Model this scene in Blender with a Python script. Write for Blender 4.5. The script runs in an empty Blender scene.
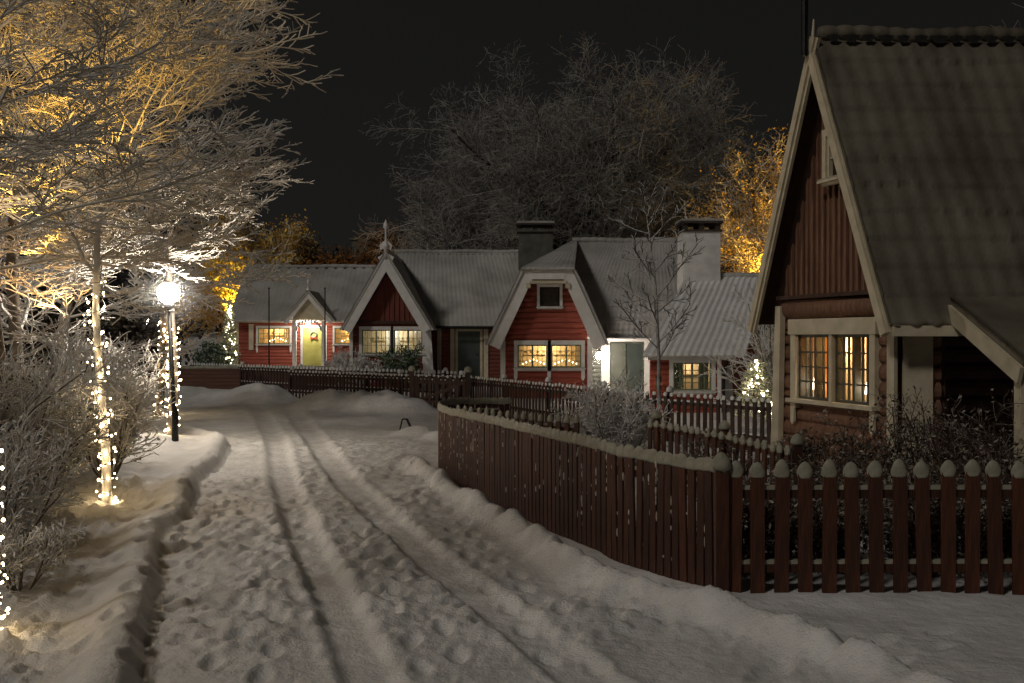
import bpy, math, random
import numpy as np
from mathutils import Vector, Matrix

SC = bpy.context.scene
COL = SC.collection
R = math.radians
FPX, CX, CY, CAMZ = 995.6, 512.0, 337.0, 2.2


def W(px, py, d):
    """survey helper used when measuring the site: sight line -> metres"""
    return Vector(((px - CX) / FPX * d, d, CAMZ - (py - CY) / FPX * d))


# ------------------------------------------------------------------ materials
def nt(name):
    m = bpy.data.materials.new(name)
    m.use_nodes = True
    n = m.node_tree
    b = n.nodes['Principled BSDF']
    return m, n, b


def mat(name, c1, c2=None, scale=6.0, rough=.75, bump=0.0, bscale=None, metal=0.0, stretch=None, detail=6):
    m, n, b = nt(name)
    N, L = n.nodes, n.links
    tc = N.new('ShaderNodeTexCoord')
    mp = N.new('ShaderNodeMapping')
    L.new(tc.outputs['Object'], mp.inputs[0])
    if stretch:
        mp.inputs['Scale'].default_value = stretch
    ns = N.new('ShaderNodeTexNoise')
    ns.inputs['Scale'].default_value = scale
    ns.inputs['Detail'].default_value = detail
    L.new(mp.outputs[0], ns.inputs['Vector'])
    cr = N.new('ShaderNodeValToRGB')
    cr.color_ramp.elements[0].position = .32
    cr.color_ramp.elements[1].position = .68
    cr.color_ramp.elements[0].color = (*c1, 1)
    cr.color_ramp.elements[1].color = (*(c2 or c1), 1)
    L.new(ns.outputs['Fac'], cr.inputs[0])
    L.new(cr.outputs[0], b.inputs['Base Color'])
    b.inputs['Roughness'].default_value = rough
    b.inputs['Metallic'].default_value = metal
    if bump:
        n2 = N.new('ShaderNodeTexNoise')
        n2.inputs['Scale'].default_value = bscale or scale * 3
        n2.inputs['Detail'].default_value = 6
        L.new(mp.outputs[0], n2.inputs['Vector'])
        bp = N.new('ShaderNodeBump')
        bp.inputs['Strength'].default_value = bump
        bp.inputs['Distance'].default_value = .02
        L.new(n2.outputs['Fac'], bp.inputs['Height'])
        L.new(bp.outputs[0], b.inputs['Normal'])
    return m


def snow_over(name, c1, c2, snow=(.74, .73, .71), lo=.15, hi=.65, nscale=18, namp=.7, rough=.8):
    """a body colour with snow or frost settled on the upward sides"""
    m, n, b = nt(name)
    N, L = n.nodes, n.links
    tc = N.new('ShaderNodeTexCoord')
    ns = N.new('ShaderNodeTexNoise')
    ns.inputs['Scale'].default_value = nscale
    ns.inputs['Detail'].default_value = 5
    L.new(tc.outputs['Object'], ns.inputs['Vector'])
    cr = N.new('ShaderNodeMix'); cr.data_type = 'RGBA'
    cr.inputs[6].default_value = (*c1, 1); cr.inputs[7].default_value = (*c2, 1)
    L.new(ns.outputs['Fac'], cr.inputs[0])
    ge = N.new('ShaderNodeNewGeometry')
    sp = N.new('ShaderNodeSeparateXYZ')
    L.new(ge.outputs['Normal'], sp.inputs[0])
    ma = N.new('ShaderNodeMath'); ma.operation = 'MULTIPLY_ADD'
    L.new(ns.outputs['Fac'], ma.inputs[0]); ma.inputs[1].default_value = namp
    L.new(sp.outputs['Z'], ma.inputs[2])
    mr = N.new('ShaderNodeMapRange')
    mr.inputs['From Min'].default_value = lo + namp * .5 - .15
    mr.inputs['From Max'].default_value = hi + namp * .5 - .15
    L.new(ma.outputs[0], mr.inputs[0])
    mx = N.new('ShaderNodeMix'); mx.data_type = 'RGBA'
    L.new(mr.outputs[0], mx.inputs[0])
    L.new(cr.outputs[2], mx.inputs[6])
    mx.inputs[7].default_value = (*snow, 1)
    L.new(mx.outputs[2], b.inputs['Base Color'])
    b.inputs['Roughness'].default_value = rough
    return m


def glow(name, col, strength):
    m, n, b = nt(name)
    b.inputs['Base Color'].default_value = (.8, .8, .8, 1)
    b.inputs['Emission Color'].default_value = (*col, 1)
    b.inputs['Emission Strength'].default_value = strength
    return m


def snow_mat(name, c1, c2, big=1.2, fine=60, bump=.5, dist=.012):
    m, n, b = nt(name)
    N, L = n.nodes, n.links
    tc = N.new('ShaderNodeTexCoord')
    a = N.new('ShaderNodeTexNoise'); a.inputs['Scale'].default_value = big; a.inputs['Detail'].default_value = 7
    L.new(tc.outputs['Object'], a.inputs['Vector'])
    cr = N.new('ShaderNodeValToRGB')
    cr.color_ramp.elements[0].position = .35; cr.color_ramp.elements[1].position = .65
    cr.color_ramp.elements[0].color = (*c1, 1); cr.color_ramp.elements[1].color = (*c2, 1)
    L.new(a.outputs['Fac'], cr.inputs[0])
    L.new(cr.outputs[0], b.inputs['Base Color'])
    f = N.new('ShaderNodeTexNoise'); f.inputs['Scale'].default_value = fine; f.inputs['Detail'].default_value = 4
    L.new(tc.outputs['Object'], f.inputs['Vector'])
    g = N.new('ShaderNodeTexNoise'); g.inputs['Scale'].default_value = fine / 6; g.inputs['Detail'].default_value = 5
    L.new(tc.outputs['Object'], g.inputs['Vector'])
    ad = N.new('ShaderNodeMath'); ad.operation = 'MULTIPLY_ADD'
    L.new(g.outputs['Fac'], ad.inputs[0]); ad.inputs[1].default_value = 3.0; L.new(f.outputs['Fac'], ad.inputs[2])
    bp = N.new('ShaderNodeBump'); bp.inputs['Strength'].default_value = bump; bp.inputs['Distance'].default_value = dist
    L.new(ad.outputs[0], bp.inputs['Height'])
    L.new(bp.outputs[0], b.inputs['Normal'])
    b.inputs['Roughness'].default_value = .65
    return m


def glass_mat():
    m, n, b = nt('window_glass')
    N, L = n.nodes, n.links
    out = N['Material Output']
    t = N.new('ShaderNodeBsdfTransparent'); t.inputs[0].default_value = (.93, .93, .9, 1)
    g = N.new('ShaderNodeBsdfGlossy'); g.inputs['Roughness'].default_value = .08
    mx = N.new('ShaderNodeMixShader'); mx.inputs[0].default_value = .06
    L.new(t.outputs[0], mx.inputs[1]); L.new(g.outputs[0], mx.inputs[2]); L.new(mx.outputs[0], out.inputs[0])
    return m


def curtain_mat(name, c):
    m, n, b = nt(name)
    N, L = n.nodes, n.links
    b.inputs['Base Color'].default_value = (*c, 1); b.inputs['Roughness'].default_value = .9
    t = N.new('ShaderNodeBsdfTranslucent'); t.inputs[0].default_value = (*c, 1)
    w_ = N.new('ShaderNodeTexNoise'); w_.inputs['Scale'].default_value = 40
    mr = N.new('ShaderNodeMapRange'); mr.inputs['To Min'].default_value = .45; mr.inputs['To Max'].default_value = .8
    L.new(w_.outputs['Fac'], mr.inputs[0])
    mx = N.new('ShaderNodeMixShader'); L.new(mr.outputs[0], mx.inputs[0])
    L.new(b.outputs[0], mx.inputs[1]); L.new(t.outputs[0], mx.inputs[2]); L.new(mx.outputs[0], N['Material Output'].inputs[0])
    return m


M = {}
M['snow'] = snow_mat('snow', (.70, .685, .66), (.82, .81, .785), 1.5, 60, .5)
M['road_snow'] = snow_mat('trodden_snow', (.70, .68, .65), (.86, .84, .81), 2.2, 55, .6, .016)
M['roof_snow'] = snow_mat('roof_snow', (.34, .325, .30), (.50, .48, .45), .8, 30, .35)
M['thin_shaded_snow'] = snow_mat('thin_shaded_roof_snow', (.10, .084, .058), (.20, .176, .128), .9, 20, .6)  # thin snow on tile, also darkened to stand in for weaker light
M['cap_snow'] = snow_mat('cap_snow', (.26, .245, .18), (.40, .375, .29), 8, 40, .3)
M['far_lit_cap'] = snow_mat('far_lit_cap_snow', (.66, .64, .60), (.8, .78, .74), 8, 40, .3)  # brighter copy of the cap snow; lit look of far tips put in colour
M['fleck'] = snow_mat('stuck_snow', (.45, .40, .33), (.7, .64, .54), 8, 40, .3)
M['red'] = mat('falu_red_logs', (.27, .058, .036), (.38, .09, .056), 5, .8, .4, stretch=(.3, 1, 3))
M['dred'] = mat('dark_red_boards', (.15, .038, .024), (.22, .058, .036), 6, .8, .4, stretch=(3, 3, .3))
M['nred'] = mat('brown_red_boards', (.15, .07, .038), (.26, .135, .08), 6, .75, .4, stretch=(3, 3, .3))
M['fence'] = mat('fence_red_paint', (.042, .0115, .0038), (.092, .026, .009), 7, .7, .5, stretch=(4, 4, .5))
M['dfence'] = mat('old_fence_wood', (.034, .018, .012), (.07, .036, .024), 9, .85, .4, stretch=(3, 3, .6))
M['white'] = mat('white_paint', (.72, .70, .66), (.84, .82, .78), 4, .6, .15)
M['cream'] = mat('cream_paint', (.52, .45, .31), (.70, .61, .44), 4, .6, .2)
M['green'] = mat('green_frame', (.14, .17, .11), (.20, .23, .15), 8, .6)
M['door_green'] = mat('door_yellow_green', (.42, .40, .10), (.52, .49, .14), 3, .5, .1)
M['door_teal'] = mat('door_dark_teal', (.035, .05, .045), (.06, .08, .07), 3, .5, .1)
M['door_grey'] = mat('door_grey_green', (.075, .09, .07), (.12, .135, .11), 3, .6, .1)
M['lattice'] = mat('dark_lattice', (.05, .05, .035), (.09, .085, .06), 8, .6)
M['iron'] = mat('black_iron', (.012, .012, .012), (.03, .028, .025), 12, .45, .2, metal=.6)
M['dark'] = mat('dark_void', (.012, .010, .008), (.02, .016, .012), 4, .9)
M['under'] = mat('roof_underside', (.05, .025, .015), (.08, .04, .025), 6, .85, .2)
M['tile'] = mat('dark_tile', (.04, .03, .024), (.08, .06, .045), 9, .8, .3)
M['plaster'] = mat('white_chimney_plaster', (.62, .61, .58), (.82, .80, .77), 3, .85, .4)
M['gplaster'] = mat('grey_chimney_plaster', (.085, .085, .068), (.14, .14, .115), 3, .85, .4)
M['wall_red'] = mat('low_wall_boards', (.10, .045, .028), (.15, .07, .045), 3, .8, .3, stretch=(.4, 1, 3))
M['room'] = mat('room_wallpaper', (.62, .5, .30), (.75, .62, .40), 9, .9)
M['curtain'] = curtain_mat('pale_curtain_cloth', (.72, .68, .58)); M['ocurtain'] = curtain_mat('orange_curtain_cloth', (.85, .48, .16)); M['ycurtain'] = curtain_mat('yellow_curtain_cloth', (.85, .60, .14))
M['glass'] = glass_mat()
M['frostw'] = snow_over('thick_frost', (.30, .26, .21), (.5, .45, .38), (.86, .84, .8), -.8, .2, 9, .8)
M['frost'] = snow_over('frosted_twigs', (.40, .34, .26), (.60, .53, .43), (.90, .87, .82), -.7, .25, 9, .9)
M['bark'] = snow_over('snowy_bark', (.08, .06, .042), (.2, .155, .11), (.7, .68, .64), .1, .6, 9, .5)
M['oak'] = snow_over('dim_oak_twigs', (.13, .12, .105), (.34, .32, .28), (.46, .44, .40), -.3, .8, .35, .8)
M['oakbark'] = mat('dim_oak_bark', (.018, .015, .012), (.035, .03, .025), 2, .9)
M['farbush'] = mat('far_bush', (.05, .03, .012), (.12, .07, .025), .6, .9)
M['hedge'] = snow_over('dark_hedge_leaf', (.03, .022, .014), (.07, .05, .03), (.3, .26, .2), .4, .9, 2, .9)
M['wood'] = mat('dark_wood_mass', (.010, .010, .008), (.022, .02, .016), .4, .9)
M['gold'] = mat('autumn_leaf', (.42, .25, .05), (.75, .5, .12), 3, .7)
M['leafgreen'] = snow_over('snowy_evergreen', (.05, .09, .04), (.09, .14, .06), (.6, .64, .56), .35, .9, 6, .9)
M['needle'] = snow_over('snowy_needles', (.10, .13, .05), (.2, .22, .10), (.75, .72, .62), .0, .8, 10, .8)
M['shrubleaf'] = snow_over('dry_shrub_leaf', (.045, .03, .018), (.09, .05, .03), (.4, .36, .3), .4, 1.1, 10, .8)
M['bulb'] = glow('warm_bulb', (1.0, .72, .38), 34)
M['bulbw'] = glow('cool_bulb', (1.0, .84, .55), 60)
M['candle'] = glow('candle_flame', (1.0, .72, .36), 14)
M['globe'] = glow('lamp_globe_glass', (1.0, .89, .76), 235)
M['globe_far'] = glow('far_globe_glass', (1.0, .84, .60), 60)
M['porchlamp'] = glow('porch_bulb', (1.0, .90, .76), 230)
M['lampshade'] = glow('lit_lampshade', (1.0, .85, .66), 9)
M['wreathred'] = mat('red_ribbon', (.45, .03, .02), (.6, .05, .03), 4, .6)


for k in ('fence', 'dfence'):   # every board has weathered a little differently
    n = M[k].node_tree; b = n.nodes['Principled BSDF']; src = b.inputs['Base Color'].links[0].from_socket
    oi = n.nodes.new('ShaderNodeObjectInfo'); mr = n.nodes.new('ShaderNodeMapRange'); mr.inputs['To Min'].default_value = .62; mr.inputs['To Max'].default_value = 1.3
    hs = n.nodes.new('ShaderNodeHueSaturation'); n.links.new(oi.outputs['Random'], mr.inputs[0]); n.links.new(mr.outputs[0], hs.inputs['Value'])
    n.links.new(src, hs.inputs['Color']); n.links.new(hs.outputs[0], b.inputs['Base Color'])


# ------------------------------------------------------------------ mesh building
class MB:
    def __init__(s, frame=None):
        s.v = []; s.f = []; s.mi = []; s.F = frame; s.cur = 0

    def add(s, vs, fs):
        b = len(s.v)
        s.v += [Vector(v) for v in vs]
        s.f += [tuple(i + b for i in f) for f in fs]
        s.mi += [s.cur] * len(fs)

    def box(s, x0, x1, y0, y1, z0, z1):
        s.add([(x0, y0, z0), (x1, y0, z0), (x1, y1, z0), (x0, y1, z0), (x0, y0, z1), (x1, y0, z1), (x1, y1, z1), (x0, y1, z1)],
              [(0, 3, 2, 1), (4, 5, 6, 7), (0, 1, 5, 4), (1, 2, 6, 5), (2, 3, 7, 6), (3, 0, 4, 7)])

    def ext(s, pts, y0, y1):
        """polygon in x,z (counter clockwise seen from -y) pulled from y0 to y1"""
        n = len(pts)
        vs = [(x, y0, z) for x, z in pts] + [(x, y1, z) for x, z in pts]
        s.add(vs, [tuple(range(n)), tuple(range(2 * n - 1, n - 1, -1))] +
              [(i, i + n, (i + 1) % n + n, (i + 1) % n) for i in range(n)])

    def beam(s, p0, p1, w, h, up=(0, 0, 1)):
        p0 = Vector(p0); p1 = Vector(p1)
        d = (p1 - p0).normalized(); a = d.cross(Vector(up)).normalized(); b = a.cross(d).normalized()
        vs = []
        for p in (p0, p1):
            for sa, sb in ((-1, -1), (1, -1), (1, 1), (-1, 1)):
                vs.append(p + a * (w / 2 * sa) + b * (h / 2 * sb))
        s.add(vs, [(0, 1, 2, 3), (7, 6, 5, 4), (0, 4, 5, 1), (1, 5, 6, 2), (2, 6, 7, 3), (3, 7, 4, 0)])

    def tube(s, pts, rad, sides=8, caps=True):
        pts = [Vector(p) for p in pts]; vs = []; fs = []
        ref = Vector((.3, .2, 1)).normalized()
        for i, p in enumerate(pts):
            t = (pts[min(i + 1, len(pts) - 1)] - pts[max(i - 1, 0)]).normalized()
            a = t.cross(ref)
            if a.length < .15: a = t.cross(Vector((1, 0, .1)))
            a.normalize(); b = t.cross(a)
            r = rad[i] if isinstance(rad, (list, tuple)) else rad
            for k in range(sides):
                q = 2 * math.pi * k / sides
                vs.append(p + a * (r * math.cos(q)) + b * (r * math.sin(q)))
        for i in range(len(pts) - 1):
            for k in range(sides):
                k2 = (k + 1) % sides
                fs.append((i * sides + k, i * sides + k2, (i + 1) * sides + k2, (i + 1) * sides + k))
        if caps:
            fs.append(tuple(range(sides - 1, -1, -1))); fs.append(tuple((len(pts) - 1) * sides + k for k in range(sides)))
        s.add(vs, fs)

    def lathe(s, c, prof, sides=12, sx=1, sy=1):
        vs = []; fs = []; c = Vector(c)
        for r, z in prof:
            for k in range(sides):
                q = 2 * math.pi * k / sides
                vs.append(c + Vector((r * sx * math.cos(q), r * sy * math.sin(q), z)))
        n = len(prof)
        for i in range(n - 1):
            for k in range(sides):
                k2 = (k + 1) % sides
                fs.append((i * sides + k, i * sides + k2, (i + 1) * sides + k2, (i + 1) * sides + k))
        fs.append(tuple(range(sides - 1, -1, -1))); fs.append(tuple((n - 1) * sides + k for k in range(sides)))
        s.add(vs, fs)

    def ball(s, c, r, sides=10, rings=6, sq=(1, 1, 1)):
        prof = []
        for i in range(rings + 1):
            q = math.pi * (i / rings) - math.pi / 2
            prof.append((max(.001, r * math.cos(q)), r * math.sin(q) * sq[2]))
        s.lathe(c, prof, sides, sq[0], sq[1])

    def build(s, name, m, parent=None, origin=None, smooth=False):
        vs = s.v
        if s.F is not None: vs = [s.F @ v for v in vs]
        o = Vector((0, 0, 0))
        if parent is not None:
            q = parent
            while q is not None:
                o += q.location; q = q.parent
        elif origin is not None:
            o = Vector(origin)
        me = bpy.data.meshes.new(name)
        me.from_pydata([v - o for v in vs], [], s.f)
        ms = m if isinstance(m, (list, tuple)) else [m]
        for q in ms: me.materials.append(q)
        if len(ms) > 1: me.polygons.foreach_set('material_index', s.mi)
        if smooth: me.polygons.foreach_set('use_smooth', [True] * len(s.f))
        me.update()
        ob = bpy.data.objects.new(name, me)
        COL.objects.link(ob)
        if parent is not None: ob.parent = parent
        elif origin is not None: ob.location = o
        return ob


def np_mesh(name, verts, faces, m, parent=None, origin=None, smooth=False, mi=None):
    """verts (n,3), faces (k,s) arrays -> object"""
    o = np.zeros(3)
    if parent is not None:
        q = parent
        while q is not None:
            o += np.array(q.location); q = q.parent
    elif origin is not None:
        o = np.array(origin, float)
    verts = np.asarray(verts, float) - o
    me = bpy.data.meshes.new(name)
    nf, k = faces.shape
    me.vertices.add(len(verts)); me.vertices.foreach_set('co', verts.astype(np.float32).ravel())
    me.loops.add(nf * k); me.loops.foreach_set('vertex_index', faces.astype(np.int32).ravel())
    me.polygons.add(nf); me.polygons.foreach_set('loop_start', np.arange(0, nf * k, k, dtype=np.int32))
    me.polygons.foreach_set('loop_total', np.full(nf, k, dtype=np.int32))
    for q in (m if isinstance(m, (list, tuple)) else [m]): me.materials.append(q)
    if mi is not None: me.polygons.foreach_set('material_index', mi.astype(np.int32))
    if smooth: me.polygons.foreach_set('use_smooth', np.ones(nf, dtype=bool))
    me.update(calc_edges=True); me.validate()
    ob = bpy.data.objects.new(name, me)
    COL.objects.link(ob)
    if parent is not None: ob.parent = parent
    elif origin is not None: ob.location = Vector(o)
    return ob


def tag(o, label=None, cat=None, group=None, kind=None):
    if label: o['label'] = label
    if cat: o['category'] = cat
    if group: o['group'] = group
    if kind: o['kind'] = kind
    return o


def thing(name, label, cat, loc, group=None):
    o = bpy.data.objects.new(name, None)
    o.empty_display_size = .3
    COL.objects.link(o); o.location = loc
    return tag(o, label, cat, group)


# ------------------------------------------------------------------ numeric noise
def _hash(i, j, s):
    h = (i * 374761393 + j * 668265263 + s * 974634777) & 0xFFFFFFFF
    h = ((h ^ (h >> 13)) * 1274126177) & 0xFFFFFFFF
    return ((h ^ (h >> 16)) & 0xFFFFFF) / float(0xFFFFFF)


def vnoise(x, y, s=0):
    x = np.asarray(x, float); y = np.asarray(y, float)
    i = np.floor(x).astype(np.int64); j = np.floor(y).astype(np.int64)
    fx = x - i; fy = y - j
    fx = fx * fx * fx * (fx * (fx * 6 - 15) + 10); fy = fy * fy * fy * (fy * (fy * 6 - 15) + 10)
    a = _hash(i, j, s); b = _hash(i + 1, j, s); c = _hash(i, j + 1, s); d = _hash(i + 1, j + 1, s)
    return (a + (b - a) * fx) * (1 - fy) + (c + (d - c) * fx) * fy


def fbm(x, y, s=0, o=4):
    t = 0; a = .5
    for k in range(o):
        t = t + a * (vnoise(x, y, s + k * 17) - .5); x = x * 2.03 + 3.1; y = y * 2.03 + 1.7; a *= .5
    return t


def sst(a, b, x):
    t = np.clip((x - a) / (b - a), 0, 1); return t * t * (3 - 2 * t)


EY = [3.0, 5.0, 6.33, 7.7, 9.5, 10.8, 12.2, 13.4, 15.0, 16.85, 19.0, 20.7, 22, 26, 40, 60]
EX = [-1.2, -1.95, -2.33, -2.72, -3.32, -3.72, -3.88, -4.2, -4.68, -4.92, -5.35, -5.9, -6.7, -9.5, -17, -26]
T1Y = [3, 6.33, 8.33, 10.8, 15.3, 21.3, 30, 60]; T1X = [.2, -.89, -1.48, -2.24, -3.5, -5.06, -7.6, -18]
T2Y = [3, 6.33, 7.97, 9.5, 12, 15.3, 19.4, 30, 60]; T2X = [2.2, .5, -.1, -.69, -1.53, -2.57, -3.7, -6.6, -17]
RY = [5, 6.5, 7.48, 8.33, 9.6, 12, 14.3, 17, 20]; RX = [3.1, 2.2, 1.71, 1.07, .46, -.24, -.95, -1.65, -1.9]
FPATH = [(1.80, 8.66), (1.47, 9.2), (1.1, 9.9), (.6, 11.1), (.0, 12.6), (-.62, 14.4), (-1.05, 15.9), (-1.27, 17.3), (-1.15, 18.3), (-.7, 18.8), (-.1, 18.9)]


_r = random.Random(77); PRINTS = []
for (x0, y0, x1, y1, n_) in ((-3.4, 7.2, -5.2, 17.5, 32), (-1.6, 5.6, -3.2, 16, 30), (.5, 6.6, -1.9, 16.8, 32), (-.4, 6.2, -2.3, 14, 24), (-2.6, 6.4, -4.1, 14, 24), (1.6, 6.5, 3.6, 7.6, 8)):
    dx, dy = x1 - x0, y1 - y0; L_ = math.hypot(dx, dy); dx /= L_; dy /= L_
    for k_ in range(n_):
        t_ = k_ / n_ * L_; sd = .13 if k_ % 2 else -.13
        PRINTS.append((x0 + dx * t_ - dy * sd + _r.gauss(0, .05), y0 + dy * t_ + dx * sd + _r.gauss(0, .06), dx + _r.gauss(0, .15), dy, _r.uniform(.025, .05)))


def ground_h(X, Y):
    X = np.asarray(X, float); Y = np.asarray(Y, float)
    e = np.interp(Y, EY, EX) - .05 + .02 * np.sin(Y * 2.3) + .02 * (vnoise(Y * 1.5, Y * 0, 4) - .5)
    s = e - X
    bankf = 1 - sst(22, 26, Y)
    h = 0 * X
    # left bank
    inside = np.sqrt(np.clip(sst(-.01, .10, s), 0, 1))
    bank = .12 + .085 * np.exp(-((s - .22) / .17) ** 2) + .07 * np.clip(s - .6, 0, 12) ** .9
    bank = bank + .16 * fbm(X * .9, Y * .9, 5, 3) * sst(.05, .7, s) + .03 * fbm(X * 6, Y * 6, 9, 3) * sst(.1, .6, s)
    trod = sst(-.08, .03, fbm(X * .35 + 7, Y * .5, 31, 2)) * sst(.2, .7, s)
    bank = bank + (.25 + .75 * trod) * .09 * (np.abs(fbm(X * 7, Y * 9, 33, 3)) * 4 - .6) * sst(.4, .8, s) + .02 * fbm(X * 14, Y * 14, 34, 3) * sst(.2, .6, s)
    bank = bank + .14 * np.exp(-((Y - 13.3) / .8) ** 2) + .12 * np.exp(-((Y - 19.2) / 1.2) ** 2)
    h = h + bankf * inside * bank
    # tyre tracks on the road
    t1 = np.interp(Y, T1Y, T1X); t2 = np.interp(Y, T2Y, T2X)
    w = .165 + .003 * Y
    k1 = np.exp(-((X - t1) / w) ** 6); k2 = np.exp(-((X - t2) / (w * 1.1)) ** 6)
    kt = np.maximum(k1, k2)
    rim = np.exp(-((np.abs(X - t1) - w * 1.3) / .06) ** 2) + np.exp(-((np.abs(X - t2) - w * 1.4) / .06) ** 2)
    road = (1 - inside) * 1.0
    xr = np.interp(Y, RY, RX)
    choppy = road * (1 - sst(-.3, .1, X - xr) * (Y < 18)) * (1 - kt)
    fade = sst(4.5, 8.5, Y) * (1 - sst(20, 24, Y)) * .75 + .25
    lump = fbm(X * 1.7, Y * 1.5, 11, 3)
    patch = sst(-.10, .09, fbm(X * .8 + 4, Y * .35, 44, 2))
    pits = np.clip(.30 - np.abs(fbm(X * 6.2, Y * 6.5, 21, 3)) * 2.4, -.2, .3)
    pits2 = vnoise(X * 4.3, Y * 4.6, 23) * vnoise(X * 8.5, Y * 8.0, 24)
    h = h + choppy * fade * (.045 * lump + (.12 + .88 * patch) * (.07 * pits - .085 * (pits2 - .25) + .075 * fbm(X * 7.5, Y * 7.5, 78, 2) + .03) + .030 * fbm(X * 15, Y * 15, 77, 3))
    h = h - road * kt * .045 * (1 - sst(24, 34, Y)) + road * rim * .014 * (1 - sst(22, 30, Y)) * (.5 + vnoise(X * 6, Y * 6, 3))
    h = h + road * kt * .008 * fbm(X * 5, Y * 9, 61, 3)
    if h.size > 1:
        shp = h.shape; h = h.ravel().copy(); xf = X.ravel(); yf = Y.ravel()
        for (px_, py_, dx_, dy_, dp_) in PRINTS:
            q_ = np.nonzero((np.abs(yf - py_) < .35) & (np.abs(xf - px_) < .35))[0]
            if not len(q_): continue
            a_ = (xf[q_] - px_) * dx_ + (yf[q_] - py_) * dy_; c_ = -(xf[q_] - px_) * dy_ + (yf[q_] - py_) * dx_
            rr = (a_ / .155) ** 2 + (c_ / (.055 + .012 * np.cos(a_ * 18))) ** 2
            h[q_] += -dp_ * np.exp(-rr ** 1.6) + .012 * np.exp(-((np.sqrt(rr) - 1.5) / .3) ** 2)
        h = h.reshape(shp)
    # ploughed ridge along the curved fence
    rf = 1 - sst(16, 18.5, Y)
    wv = xr + .18 * (vnoise(Y * 1.4, 0 * Y, 12) - .5)
    h = h + rf * np.exp(-((X - wv) / .17) ** 2) * (.21 + .22 * fbm(X * 2.6, Y * 2.6, 13, 4)) * (1 - .3 * kt)
    beyond = sst(0, .5, X - xr) * rf
    h = h + beyond * (-.05 + .09 * fbm(X * 1.1, Y * 1.1, 14, 3) + .01 * fbm(X * 7, Y * 7, 15, 2))
    # drift against fence foot
    fy = np.interp(X, [1.8, 3, 8], [8.66, 8.66, 8.66])
    h = h + .02 * np.exp(-((Y - fy + .1) / .3) ** 2) * (X > 1.6) * (.6 + vnoise(X * 3, Y, 19))
    # heaps thrown up before the far fences
    def heap(x, y, rx, ry, hh, sd):
        n = fbm(X * 1.6, Y * 1.6, sd, 3)
        return hh * .85 * np.exp(-(((X - x) / rx) ** 2 + ((Y - y) / ry) ** 2) ** 1.6) * (1 + .9 * n) + .05 * hh * n * np.exp(-(((X - x) / rx) ** 2 + ((Y - y) / ry) ** 2) / 3)
    h = h + heap(-8.7, 34.0, 1.2, 1.3, .6, 51) + heap(-10.2, 36, 1.2, 1.2, .32, 52) + heap(-5.6, 31.2, 1.2, 1.1, .62, 53) + heap(-4.1, 30.2, .9, .9, .62, 54) + heap(-3.1, 29.4, .7, .8, .45, 55)
    h = h + heap(-2.1, 22.6, .5, .7, .2, 56) + heap(-1.5, 21.6, .4, .5, .2, 57) + heap(-13.5, 38.5, 2.2, 1.0, .3, 58)
    # open area
    far = sst(20, 24, Y)
    h = h + far * .07 * fbm(X * .7, Y * .7, 71, 3)
    # plots behind the fences
    h = h + .45 * sst(43, 48, Y) * (1 - sst(-3, 0, X)) - .4 * sst(24, 29, Y) * sst(3.2, 5, X) * (1 - sst(60, 80, Y))
    h = h + sst(62, 140, Y) * 4.0
    return h


def gh(x, y):
    return float(ground_h(np.array([x]), np.array([y]))[0])


def make_ground():
    NR, NC = 940, 560
    v = np.linspace(0, 1, NR); Y = 1.6 * (700 / 1.6) ** v
    u = np.linspace(-1, 1, NC)
    YY, UU = np.meshgrid(Y, u, indexing='ij')
    XX = UU * (YY * .72 + 2.6)
    ZZ = ground_h(XX, YY)
    verts = np.stack([XX, YY, ZZ], -1).reshape(-1, 3)
    idx = np.arange(NR * NC).reshape(NR, NC)
    F = np.stack([idx[:-1, :-1], idx[:-1, 1:], idx[1:, 1:], idx[1:, :-1]], -1).reshape(-1, 4)
    cx = verts[F].mean(1)
    e = np.interp(cx[:, 1], EY, EX)
    xr = np.interp(cx[:, 1], RY + [24, 34, 45, 60], RX + [-2.2, -3.6, -8, -14])
    isbank = (cx[:, 0] < e + .02) & (cx[:, 1] < 26)
    isroad = (~isbank) & (cx[:, 0] < xr - .2) & (cx[:, 1] < 45) & (cx[:, 0] > -26)
    for nm, sel, m in (('road', isroad, M['road_snow']), ('pavement', isbank, M['road_snow']), ('ground', ~(isbank | isroad), M['road_snow'])):
        f = F[sel]
        used, inv = np.unique(f, return_inverse=True)
        o = np_mesh(nm, verts[used], inv.reshape(-1, 4), m, smooth=True)
        o['kind'] = 'structure'


make_ground()


# ------------------------------------------------------------------ houses: shared pieces
def spans(a, b, holes):
    segs = [(a, b)]
    for h0, h1 in holes:
        n = []
        for s0, s1 in segs:
            if h1 <= s0 or h0 >= s1: n.append((s0, s1)); continue
            if h0 > s0: n.append((s0, h0))
            if h1 < s1: n.append((h1, s1))
        segs = n
    return segs


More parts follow.
